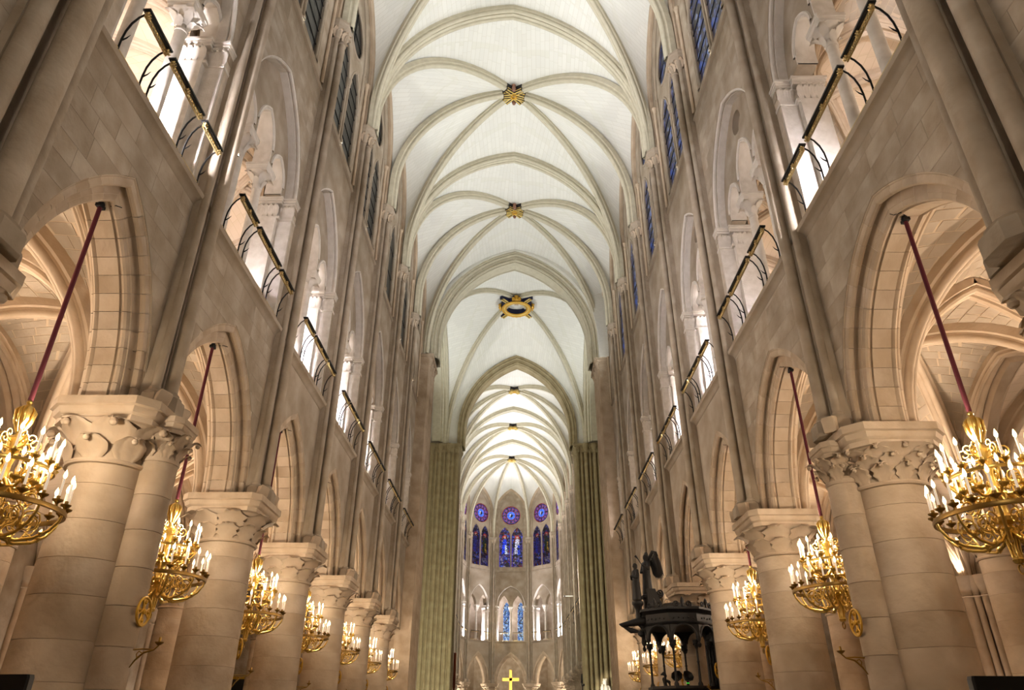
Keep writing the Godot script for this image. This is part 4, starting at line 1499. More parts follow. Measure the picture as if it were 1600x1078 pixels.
func floodlight(label: String, at: Vector3, aim: Vector3, col: Color, energy: float, angle: float, group: String, lens := "lens", size := 1.0) -> void:
	var z := -aim.normalized()
	var xx := (Vector3.UP if absf(z.y) < 0.95 else Vector3.RIGHT).cross(z).normalized()
	var o := thing("floodlight", label, "lamp", T(at, Basis(xx, z.cross(xx), z)), group)
	var g := G.new()
	g.loft(chamfer_plan(0.09 * size, 0.07 * size, 0.02 * size), [Vector2(0.6, 0.02), Vector2(0.9, 0.04), Vector2(1.0, 0.14 * size), Vector2(0.92, 0.14 * size), Vector2(0.86, 0.12 * size)])
	part("housing", g, "black", o, T(Vector3(0, 0, 0.17 * size), Basis(Vector3.RIGHT, -PI / 2)))
	g = G.new()
	g.extrude(rect_poly(-0.075 * size, -0.055 * size, 0.075 * size, 0.055 * size), -0.01, 0.0)
	part("lens", g, lens, o, T(Vector3(0, 0, 0.02), Basis(Vector3.UP, PI)))
	g = G.new()
	for s in [-1, 1]: g.box(Vector3(s * 0.1 * size, 0, 0.09 * size), Vector3(0.012, 0.02, 0.16 * size))
	g.box(Vector3(0, 0, 0.175 * size), Vector3(0.21 * size, 0.02, 0.012))
	part("yoke", g, "iron", o)
	var li := SpotLight3D.new()
	li.name = "floodlight_beam"
	li.light_color = col
	li.light_energy = energy
	li.light_size = 0.08
	li.spot_range = 60
	li.spot_attenuation = 2.0
	li.spot_angle = angle
	li.spot_angle_attenuation = 0.7
	li.shadow_enabled = true
	li.position = Vector3(0, 0, -0.06)
	o.add_child(li)

# gilded consecration wheel on a pier, with a candle bracket below it
func consecration(which: String, x: Transform3D) -> void:
	var o := thing("consecration_wheel", "small gilded wheel cross with four spokes on " + which, "wall cross", x, "gilded wheel crosses on the piers")
	var g := G.new()
	var fr := []
	for i in 33:
		var a := TAU * i / 32
		fr.append(T(Vector3(cos(a) * 0.2, sin(a) * 0.2, 0.02), Basis(Vector3(cos(a), sin(a), 0), Vector3(0, 0, 1), Vector3(-sin(a), cos(a), 0))))
	g.sweep(arc2(Vector2.ZERO, 0.02, 0, 360, 6), fr, true)
	part("rim", g, "gilt", o)
	for k in 4:
		var a := TAU * k / 4
		g = G.new()
		g.extrude(PackedVector2Array([Vector2(0.02, -0.02), Vector2(0.09, -0.03), Vector2(0.185, -0.085), Vector2(0.19, 0.0), Vector2(0.185, 0.085), Vector2(0.09, 0.03), Vector2(0.02, 0.02)]), 0.0, 0.018)
		g.lathe([Vector2(0.001, -0.03), Vector2(0.03, 0.0), Vector2(0.001, 0.03)], 8, Vector3(0.13, 0, 0.02))
		part("spoke", g, "gilt", o, T(Vector3.ZERO, Basis(Vector3(0, 0, 1), a)))
	g = G.new()
	g.lathe([Vector2(0.001, 0.05), Vector2(0.04, 0.03), Vector2(0.045, 0.0), Vector2(0.001, -0.0)].map(func(q): return Vector2(q.x, -q.y)), 12)
	part("hub", g, "gilt", o, T(Vector3(0, 0, 0.01), Basis(Vector3.RIGHT, -PI / 2)))
	var b := thing("candle_bracket", "wrought candle bracket below the wheel cross on " + which, "bracket", x.translated_local(Vector3(0, -0.55, 0)), "candle brackets on the piers")
	g = G.new()
	g.tube([Vector3(0, -0.22, 0.0), Vector3(0, -0.12, 0.06), Vector3(0, -0.02, 0.16), Vector3(0, 0.02, 0.3)], [0.008, 0.014, 0.016, 0.014], 6)
	g.tube([Vector3(0, 0.02, 0.0), Vector3(0, 0.03, 0.15), Vector3(0, 0.02, 0.3), Vector3(0, 0.08, 0.36)], 0.013, 6)
	g.tube([Vector3(0, -0.1, 0.08), Vector3(0, -0.04, 0.06), Vector3(0, 0.0, 0.09), Vector3(0, -0.02, 0.13)], 0.01, 5)
	part("arm", g, "dark_gold", b)
	g = G.new()
	g.lathe([Vector2(0.02, 0.08), Vector2(0.06, 0.11), Vector2(0.065, 0.125), Vector2(0.02, 0.125), Vector2(0.018, 0.19)], 12, Vector3(0, 0, 0.36))
	part("drip_pan", g, "dark_gold", b)

# ------------------------------------------------------------------ pulpit
func pulpit(x: Transform3D) -> void:
	# local: x towards the nave's middle is negative (the pulpit hangs on the right), origin at the floor under the canopy's middle
	var o := thing("pulpit", "dark carved wooden pulpit with canopy before a pier of the right arcade", "pulpit", x)
	var hexa := PackedVector2Array()
	for k in 8: hexa.append(Vector2(cos(TAU * (k + 0.5) / 8), sin(TAU * (k + 0.5) / 8)))
	var g := G.new()
	g.loft(hexa, [Vector2(1.22, 4.72), Vector2(1.28, 4.78), Vector2(1.20, 4.84), Vector2(1.20, 5.10), Vector2(1.30, 5.18), Vector2(1.38, 5.20), Vector2(1.38, 5.27), Vector2(1.05, 5.34), Vector2(0.6, 5.5)])
	part("canopy", g, "wood", o)
	for k in 8:
		var a := TAU * (k) / 8
		var w := 1.2 * 2.0 * sin(PI / 8)
		var h := G.new()
		var outline := rect_poly(-w / 2, 4.30, w / 2, 4.80)
		var hole := arch_poly(0, 4.2, 4.34, w / 2 - 0.07, 0.40, 0, 8)
		for q in Geometry2D.clip_polygons(outline, hole): h.extrude(q, -0.05, 0.03, [], Rect2(), true)
		for m in [-1.0, 1.0]: arch_band(h, 0, 4.34, w / 2 - 0.1, 0.36, [Vector2(-0.05, 0.07), Vector2(-0.07, 0.03), Vector2(-0.05, 0.0), Vector2(0.03, 0.0)], 0, 1, m, 8)
		for q in 5: h.lathe([Vector2(0.001, -0.03), Vector2(0.03, 0.0), Vector2(0.001, 0.04)], 6, Vector3((q - 2) * 0.16, 4.92 + 0.02 * (q % 2), 0.1))
		part("arched_valance", h, "wood", o, T(Vector3.ZERO, RY(a)).translated_local(Vector3(0, 0, 1.2 * cos(PI / 8))))
		var p := G.new()
		p.lathe([Vector2(0.001, 4.02), Vector2(0.05, 4.06), Vector2(0.07, 4.13), Vector2(0.03, 4.2), Vector2(0.08, 4.28), Vector2(0.09, 4.36), Vector2(0.05, 4.5)], 10)
		part("drop_finial", p, "wood", o, T(RY(a + PI / 8) * Vector3(0, 0, 1.18)))
		# pierced cresting: two scrolls and a bud on every side
		var c := G.new()
		for s in [-1, 1]:
			var sc := scroll(Vector2(0.02, 0.0), Vector2(0.20, 0.12), 1.3, 0.11)
			var pp := []
			for q in sc: pp.append(Vector3(s * q.x, q.y, 0))
			c.tube(pp, 0.03, 6)
		c.lathe([Vector2(0.06, 0.0), Vector2(0.03, 0.1), Vector2(0.07, 0.2), Vector2(0.05, 0.28), Vector2(0.001, 0.36)], 8)
		part("cresting", c, "wood", o, T(RY(a) * Vector3(0, 5.24, 1.22), RY(a)))
	# sweeping volute that rises to the angel's pedestal
	for s in [-1, 1]:
		g = G.new()
		var prof := PackedVector2Array([Vector2(-0.2, 5.2), Vector2(0.75, 5.2), Vector2(0.5, 5.34), Vector2(0.28, 5.55), Vector2(0.15, 5.85), Vector2(0.1, 6.0), Vector2(-0.2, 6.0)])
		g.extrude(prof, -0.06, 0.06, [], Rect2(), true)
		g.tube(scroll(Vector2(0.14, 5.8), Vector2(0.28, 5.86), 1.4, 0.13).map(func(q): return Vector3(q.x, q.y, 0)), 0.035, 6)
		g.tube(scroll(Vector2(0.5, 5.34), Vector2(0.62, 5.42), 1.4, 0.12).map(func(q): return Vector3(q.x, q.y, 0)), 0.035, 6)
		part("volute", g, "wood", o, T(Vector3(-0.78, 0, s * 0.22), RY(s * 0.15)))
	g = G.new()
	g.loft(chamfer_plan(0.17, 0.17, 0.06), [Vector2(1, 5.2), Vector2(1, 5.66), Vector2(1.3, 5.72), Vector2(1.35, 5.80), Vector2(1.1, 5.84)])
	part("pedestal", g, "wood2", o, T(Vector3(-0.88, 0, 0)))
	g = G.new()
	g.lathe([Vector2(0.10, 4.9), Vector2(0.09, 5.3), Vector2(0.14, 5.42), Vector2(0.2, 5.5), Vector2(0.2, 5.58), Vector2(0.12, 5.62)], 10)
	g.tube([Vector3(0.12, 4.75, 0), Vector3(0.0, 4.85, 0), Vector3(0, 5.0, 0)], 0.08, 8)
	part("corner_pedestal", g, "wood", o, T(Vector3(-1.30, 0, 0.15)))
	# beak-like corner ornament reaching into the nave
	g = G.new()
	g.tube([Vector3(-0.9, 4.95, 0.2), Vector3(-1.35, 4.92, 0.2), Vector3(-1.95, 4.80, 0.2), Vector3(-1.6, 4.64, 0.2), Vector3(-1.3, 4.6, 0.2)], [0.16, 0.13, 0.08, 0.09, 0.03], 8)
	g.lathe([Vector2(0.001, -0.13), Vector2(0.1, -0.05), Vector2(0.11, 0.05), Vector2(0.001, 0.12)], 10, Vector3(-1.28, 4.55, 0.2))
	part("corner_scroll", g, "wood", o)
	# slender columns down to the pulpit's rim
	for k in [1, 2, 3, 5, 6, 7]:
		var a: float = TAU * (k + 0.5) / 8
		g = G.new()
		g.lathe([Vector2(0.08, 2.90), Vector2(0.08, 2.98), Vector2(0.045, 3.05), Vector2(0.035, 3.6), Vector2(0.05, 3.62), Vector2(0.034, 3.66), Vector2(0.034, 4.0), Vector2(0.06, 4.06), Vector2(0.11, 4.2), Vector2(0.12, 4.28)], 12)
		for j in 6: g.lathe([Vector2(0.001, -0.04), Vector2(0.03, 0.0), Vector2(0.001, 0.05)], 6, Vector3(cos(TAU * j / 6) * 0.09, 4.14, sin(TAU * j / 6) * 0.09))
		part("column", g, "wood", o, T(Vector3(cos(a) * 1.0, 0, -sin(a) * 1.0)))
	g = G.new()
	for k in 4: g.box(Vector3(1.12, 3.6, (k - 1.5) * 0.36), Vector3(0.12, 1.9, 0.34))
	for k in 3: g.lathe([Vector2(0.05, 2.7), Vector2(0.05, 4.4)], 8, Vector3(1.03, 0, (k - 1) * 0.36))
	part("back_panel", g, "wood", o)
	# the tub
	g = G.new()
	g.loft(hexa, [Vector2(0.5, 1.5), Vector2(0.8, 1.62), Vector2(1.0, 1.75), Vector2(1.0, 2.72), Vector2(1.10, 2.78), Vector2(1.16, 2.84), Vector2(1.16, 2.92), Vector2(0.98, 2.92), Vector2(0.95, 1.9)], Vector3.ZERO, false)
	part("tub", g, "wood2", o)
	g = G.new()
	g.lathe([Vector2(0.6, 0), Vector2(0.6, 0.2), Vector2(0.25, 0.35), Vector2(0.2, 1.2), Vector2(0.5, 1.5)], 12)
	part("foot", g, "wood", o)
	g = G.new()
	g.loft(hexa, [Vector2(0.97, 1.88), Vector2(0.97, 1.95)])
	part("floor_board", g, "wood", o)
	# statues
	var an := thing("angel_statue", "dark wooden statue of a winged angel standing above the pulpit canopy", "statue", x.translated_local(Vector3(-0.88, 5.80, 0)))
	an.basis = an.basis * Basis(Vector3.UP, -PI / 2 + 0.5) * Basis.from_scale(Vector3.ONE * 1.42)
	var bo := part("figure", sculpt(robed_bones(0), 0.02, 0.03), "wood", an)
	for s in [-1.0, 1.0]: part("wing", wing(s), "wood", bo)
	g = G.new()
	g.tube([Vector3(0.08, 0.68, 0.17), Vector3(0.11, 0.84, 0.32), Vector3(0.12, 0.90, 0.40)], [0.008, 0.012, 0.03], 6)
	part("trumpet", g, "wood", bo)
	var sm := thing("robed_statue", "slim dark wooden statue with joined hands beside the angel of the pulpit", "statue", x.translated_local(Vector3(-1.30, 5.61, 0.15)))
	sm.basis = sm.basis * Basis(Vector3.UP, -PI / 2 + 0.3) * Basis.from_scale(Vector3.ONE * 1.28)
	part("figure", sculpt(robed_bones(1), 0.02, 0.025), "wood", sm)
	# lamps and the bent reading lamp in the tub
	for q in [[-0.30, "grey octagonal spotlight head on a thin stand at the pulpit's rim", 0.6, "iron"], [0.02, "black octagonal spotlight with small green lights behind a pulpit column", -0.5, "black"]]:
		var l := thing("stage_spotlight", q[1], "spotlight", x.translated_local(Vector3(q[0], 2.60, 0.72)))
		g = G.new()
		g.lathe([Vector2(0.012, 0.0), Vector2(0.012, 0.5)], 8)
		part("stand", g, "iron", l)
		g = G.new()
		g.loft(hexa, [Vector2(0.07, -0.1), Vector2(0.1, -0.05), Vector2(0.19, 0.1), Vector2(0.17, 0.1), Vector2(0.08, -0.02)], Vector3.ZERO, false)
		part("head", g, q[3], l, T(Vector3(0, 0.57, 0), Basis(Vector3(0, 0, 1), q[2]) * Basis(Vector3.RIGHT, 1.0)))
		g = G.new()
		g.lathe([Vector2(0.001, -0.04), Vector2(0.09, -0.04)], 12)
		part("front_glass", g, "lead", l, T(Vector3(0, 0.57, 0), Basis(Vector3(0, 0, 1), q[2]) * Basis(Vector3.RIGHT, 1.0)))
		if q[3] == "black":
			for k in 2:
				g = G.new()
				g.lathe([Vector2(0.001, -0.016), Vector2(0.016, 0.0), Vector2(0.001, 0.016)], 8)
				part("indicator_light", g, "green", l, T(Vector3(-0.05 + 0.05 * k, 0.40, 0.12)))
	var dk := thing("desk_ornament", "dark curled wooden ornament like a bent neck on the pulpit's left rim", "ornament", x.translated_local(Vector3(-0.70, 2.92, 0.62)))
	g = sculpt([[Vector3(0, 0, 0), Vector3(0, 0.12, 0), 0.05, 0.045], [Vector3(0, 0.12, 0), Vector3(-0.02, 0.2, 0), 0.06, 0.06], [Vector3(0.0, 0.2, 0), Vector3(0.04, 0.3, 0), 0.035, 0.035], [Vector3(0.04, 0.3, 0), Vector3(0.0, 0.37, 0), 0.045, 0.055], [Vector3(0.0, 0.37, 0), Vector3(-0.09, 0.34, 0), 0.05, 0.03]], 0.015, 0.02)
	part("curl", g, "wood", dk)
	g = sculpt([[Vector3(0.07, 0.16, 0), Vector3(0.14, 0.12, 0), 0.04, 0.05], [Vector3(0.14, 0.12, 0), Vector3(0.16, 0.0, 0), 0.03, 0.03]], 0.015, 0.02)
	part("side_curl", g, "wood", dk)


# ------------------------------------------------------------------ the church
func pw(side: int, d: float, x: float, h: float) -> Vector3:
	return Vector3(side * x, h, -d)

func axis_x(d: float) -> float:
	return -0.62 * clampf((d - 58.0) / 30.0, 0, 1.1)

func side_name(side: int) -> String:
	return "left" if side < 0 else "right"

func piers(side: int) -> Array:
	return DL if side < 0 else DR

func aisles(side: int, i: int, d0: float, d1: float, lod: int) -> void:
	var nm := side_name(side)
	var word: String = "%s bay of the %s aisle from the front" % [ORD[i], nm]
	# inner aisle vault
	var c := [pw(side, d0, 7.22, 0), pw(side, d1, 7.22, 0), pw(side, d1, 11.75, 0), pw(side, d0, 11.75, 0)]
	var v := struct("ceiling", "warm lit ribbed stone vault over the " + word, "vault")
	quad_vault(v, c, 6.45, [9.75, 9.8, 9.75, 9.8], 10.05, "aisle_web", ["small", "aisle", "small", "aisle" if i == 0 else "", "diagonal"], 15 if (i == 1 or i == 2) else 0)
	# gallery floor and vault
	var mid := (d0 + d1) / 2
	var fl := struct("floor", "stone floor of the gallery above the " + word, "floor")
	var g := G.new()
	g.box(pw(side, mid, 9.5, 10.82), Vector3(4.6, 0.24, d1 - d0))
	part("slab", g, "stone1", fl)
	v = struct("ceiling", "pale ribbed gallery vault above the " + word, "vault")
	quad_vault(v, c, 15.0, [17.9, 18.0, 17.9, 18.0], 18.4, "aisle_web", ["small", "aisle", "small", "aisle" if i == 0 else "", "small"], 3 if (i == 1 or i == 2) else 0)
	var gw := struct("wall_" + nm, "plain back wall of the gallery above the " + word, "wall")
	g = G.new()
	g.box(pw(side, mid, 12.0, 14.8), Vector3(0.5, 7.8, d1 - d0))
	g.box(pw(side, d1, 11.6, 12.95), Vector3(0.5, 4.1, 0.8))
	g.box(pw(side, mid, 9.5, 18.75), Vector3(5.2, 0.3, d1 - d0 + 0.02))
	part("wall_core", g, "block2", gw)
	if lod < 2:
		for e in [-0.75, 0.75]:
			g = G.new()
			var fr := pier_frame(side, mid, 11.74)
			g.extrude(arch_poly(e, 11.9, 14.4, 0.42, 0.8, 0, 8), 0.0, 0.03)
			part("blind_window", g, "block3", gw, fr)
	# outer arcade
	var fr := frame(Vector2(-11.75, d0), Vector2(-11.75, d1)) if side < 0 else frame(Vector2(11.75, d1), Vector2(11.75, d0))
	var L := d1 - d0
	var w := struct("wall_" + nm, "pointed arch between the two aisles in the " + word, "wall", fr)
	g = G.new()
	var arch := arch_poly(L / 2, 0, H_AB, L / 2 - 0.55, 3.0, 0.25, 14)
	for q in Geometry2D.clip_polygons(rect_poly(0, H_AB, L, 10.7), arch): g.extrude(q, -0.55, 0.0, [0.0, L], Rect2(), true)
	part("wall_core", g, "block1", w)
	var pr := [Vector2(-0.02, 0.26), Vector2(-0.02, 0.2), Vector2(0.02, 0.14), Vector2(0.06, 0.12), Vector2(0.1, 0.16), Vector2(0.12, 0.03), Vector2(0.15, 0.0), Vector2(0.4, 0.0), Vector2(0.43, 0.03), Vector2(0.45, 0.16), Vector2(0.57, 0.2), Vector2(0.57, 0.26)]
	g = G.new()
	for m in [-1.0, 1.0]: arch_band(g, L / 2, H_AB, L / 2 - 0.55, 3.0, pr, 0, 1, m, 12)
	part("arch_moulding", g, "stone3", w)
	# outer aisle
	if i > 0 and i < 7:
		c = [pw(side, d0, 12.3, 0), pw(side, d1, 12.3, 0), pw(side, d1, 17.2, 0), pw(side, d0, 17.2, 0)]
		v = struct("ceiling", "ribbed vault of the outer aisle beyond the " + word, "vault")
		quad_vault(v, c, 6.45, [9.75, 9.8, 9.75, 9.8], 10.05, "aisle_web", ["small", "aisle", "small", "aisle" if i == 0 else "", "diagonal"])

func nave_side(side: int) -> void:
	var P := piers(side)
	var nm := side_name(side)
	for i in P.size():
		var lod := 0 if i <= 3 else (1 if i <= 5 else 2)
		var f := pier_frame(side, P[i])
		var nth: String = ORD[i]
		if i < 8:
			var style := 0
			if i == 2: style = 0 if side < 0 else 1
			elif i > 2: style = 2
			var what: String = ["thick stone column behind the picture's edge", "thick stone column cut by the picture's edge", "thick stone column with a slimmer column beside it", "next stone column after the paired one", "fourth thick stone column counted from the edge", "fifth thick stone column counted from the edge", "sixth thick stone column counted from the edge", "last thick stone column before the crossing"][i]
			stone_column("%s in the %s arcade" % [what, nm], f.translated_local(Vector3(0, 0, -0.33 if side < 0 else (-0.53 if i == 2 else -0.44))), style, lod, "thick columns of the arcades")
			if i == 2: engaged_column("slim round column standing against the nearest full column on the %s" % nm, f.translated_local(Vector3(0.06 if side < 0 else -0.1, 0, 0.42 if side < 0 else 0.2)))
			var sh := struct("trim", "wall shafts with capital above the %s column of the %s arcade" % [nth, nm], "shafts", f)
			wall_shafts(sh, i == 1)
			if i > 1:
				var cf := f.translated_local(Vector3(0.06 if side < 0 else -0.1, 3.24, 0.725 if side < 0 else 0.505)) if i == 2 else f.translated_local(Vector3(0, 3.24, -0.33 if side < 0 else -0.44)) * Transform3D(RY(0.62 if side < 0 else -0.62), Vector3.ZERO) * T(Vector3(0, 0, 0.665))
				consecration("the %s %s column" % [nth, nm], cf)
			# outer column
			var oc := pier_frame(side, P[i], 12.0)
			oc.basis = oc.basis * Basis.from_scale(Vector3(0.78, 1, 0.78))
			if i > 0: stone_column("%s slimmer column between the two %s aisles, counted from the front" % [nth, nm], oc, 2, 2, "columns between the aisles")
	for i in P.size() - 1:
		var d0: float = P[i]
		var d1: float = P[i + 1]
		var lod := 0 if i <= 2 else (1 if i <= 4 else 2)
		var span := d0
		if i == 0: d1 -= 0.5
		if i == 1: d0 += 0.52 if side < 0 else 0.1      # the front pier is a broader one
		if i == 1:
			var pb := G.new()
			var wd2 := d0 - span + 0.5
			pb.box(pw(side, d0 - wd2 / 2, NW + 0.5, (H_AB + 29.6) / 2), Vector3(1.0, 29.6 - H_AB, wd2 + 0.01))
			part("pier_body", pb, "block1", struct("wall_" + nm, "broad plain pier wall at the picture's %s edge" % nm, "wall"))
		var L := d1 - d0
		var fr := frame(Vector2(-NW, d0), Vector2(-NW, d1)) if side < 0 else frame(Vector2(NW, d1), Vector2(NW, d0))
		var nth: String = ORD[i]
		var upper := "wheel" if i == 7 else "pair"
		var gl := "glass_grey" if side < 0 else "glass_blue"
		var w := struct("wall_" + nm, "%s bay of the %s nave wall with arch, gallery and clerestory" % [nth, nm], "wall", fr)
		wall_bay(w, L, lod, upper, gl, 10 * i + (500 if side > 0 else 0))
		var win := struct("window_%d" % (i + 1 + (20 if side > 0 else 0)), "clerestory window of two lancets and a rose, %s bay on the %s" % [nth, nm], "window", fr)
		clerestory_window(win, L, lod, upper, gl)
		var c := L / 2
		for e in [[-0.67, "nearer" if side < 0 else "farther"], [0.67, "farther" if side < 0 else "nearer"]]:
			gallery_column("%s slim white column in the %s gallery arch on the %s" % [e[1], nth, nm], fr.translated_local(Vector3(c + e[0], H_FL, -0.56)), lod)
		var so := c - 0.62
		for e in [[-1, "near" if side < 0 else "far"], [0, "middle"], [1, "far" if side < 0 else "near"]]:
			var wd := L * (0.30 if e[0] == 0 else 0.19)
			var ex: float = e[0] * L * 0.272
			railing("%s gilded railing of the %s gallery arch on the %s" % [e[1], nth, nm], fr.translated_local(Vector3(c + ex, H_FL, 0.13)), wd, lod)
		aisles(side, i, P[i], P[i + 1], lod)
		if i >= 1 and not (side > 0 and i == 4):
			var ch := fr.translated_local(Vector3(c, 3.36, -0.42))
			chandelier("%s gilded candle chandelier hanging along the %s arcade, counted from the front" % [ORD[i - 1 if side < 0 or i < 4 else i - 2], nm], ch, 9.22, 0 if i < 4 else (1 if i < 6 else 2))
		# lamps
		var mid := (d0 + d1) / 2
		floodlight("floodlight aimed at the vault from the ledge of the %s %s bay" % [nth, nm], pw(side, mid, NW - 0.03, H_ST + 0.14), Vector3(-side * 0.85, 1, 0.0), Color(0.97, 0.985, 0.985), E_VAULT * (0.75 if i == 7 else 1.0), 53, "vault floodlights on the ledges", "lens_dim", 0.6)
		floodlight("gallery floodlight on the floor of the %s gallery arch on the %s" % [nth, nm], pw(side, d1 - 2.1, 6.95, 11.06), Vector3(-side * 0.08, 0.5, -1.0), Color(0.985, 0.965, 1.0), E_GALLERY * (1.3 if i < 6 else (0.5 if i == 6 else 0.12)), 62, "gallery floodlights", "lens_cold")
		floodlight("warm lamp at the back of the %s gallery bay on the %s" % [nth, nm], pw(side, mid, 11.2, 11.2), Vector3(-side * 0.55, 1.0, 0), Color(1.0, 0.93, 0.86), E_GALLERY * 0.13, 75, "gallery floodlights")
		if i < 7:
			floodlight("added warm fill lamp hidden on the abacus of the %s aisle column on the %s" % [ORD[i + 1], nm], pw(side, d1, 11.42, 6.5), Vector3(-side * 1.2, 1.0, 0.0), Color(1.0, 0.90, 0.80), E_AISLE * 0.5, 75, "aisle lamps")  # added lamp, hidden by the capital, evens out light on the arch soffits
			floodlight("added warm fill lamp hidden on the abacus of the %s arcade column on the %s, aisle side" % [ORD[i + 1], nm], pw(side, d1, 7.36, 6.5), Vector3(side * 1.2, 1.0, 0.0), Color(1.0, 0.90, 0.80), E_AISLE * 0.6, 75, "aisle lamps")  # second added lamp, out of sight, softens the aisle light from the nave side
			floodlight("small bright lamp above the outer pier beyond the %s aisle bay on the %s" % [nth, nm], pw(side, d1, 16.75, 6.78), Vector3(-side * 0.4, 1.0, 0.1), Color(1.0, 0.90, 0.80), E_AISLE * 0.12, 80, "aisle lamps")
			floodlight("floor lamp lighting the outer pier beyond the %s aisle bay on the %s" % [nth, nm], pw(side, d1 - 0.55, 16.5, 0.15), Vector3(side * 0.10, 1.0, -0.1), Color(1.0, 0.92, 0.85), E_AISLE * 0.4, 40, "aisle lamps")
		floodlight("added fill lamp aimed across the nave from behind the shafts of the %s %s pier" % [nth, nm], pw(side, d0 + 0.56, NW - 0.14, 13.0), Vector3(-side * 1.0, 0.42, 0.25), Color(0.97, 0.975, 1.0), E_NAVE_FILL, 66, "added nave fill lamps")  # added fill, kept out of sight, brightens the opposite nave wall
	# outer wall with its clustered piers
	var ow := struct("wall_" + nm, "outer wall of the %s aisles with clustered piers" % nm, "wall")
	var g := G.new()
	g.box(pw(side, 22, 17.55, 5.4), Vector3(0.5, 10.8, 44))
	part("wall_core", g, "block1", ow)
	g = G.new()
	g.box(pw(side, 41.7, 15.4, 5.4), Vector3(4.4, 10.8, 0.6))
	part("end_wall", g, "block2", ow)
	for i in range(1, 8):
		for q in [[0.0, 0.0, 0.17], [0.22, -0.2, 0.11], [0.22, 0.2, 0.11], [0.4, -0.42, 0.13], [0.4, 0.42, 0.13]]:
			g = G.new()
			var at := pw(side, P[i] + q[1], 16.85 + q[0], 0)
			g.lathe([Vector2(q[2] * 1.8, 0), Vector2(q[2] * 1.8, 0.3), Vector2(q[2] * 1.1, 0.5), Vector2(q[2], 0.55), Vector2(q[2], 6.0), Vector2(q[2] * 1.25, 6.03), Vector2(q[2], 6.07), Vector2(q[2] * 1.3, 6.3), Vector2(q[2] * 1.9, 6.5), Vector2(q[2] * 1.9, 6.6), Vector2(q[2] * 2.1, 6.65), Vector2(q[2] * 2.1, 6.74), Vector2(0.01, 6.74)], 14, at)
			part("pier_shaft", g, "stone%d" % (i % 4), ow)

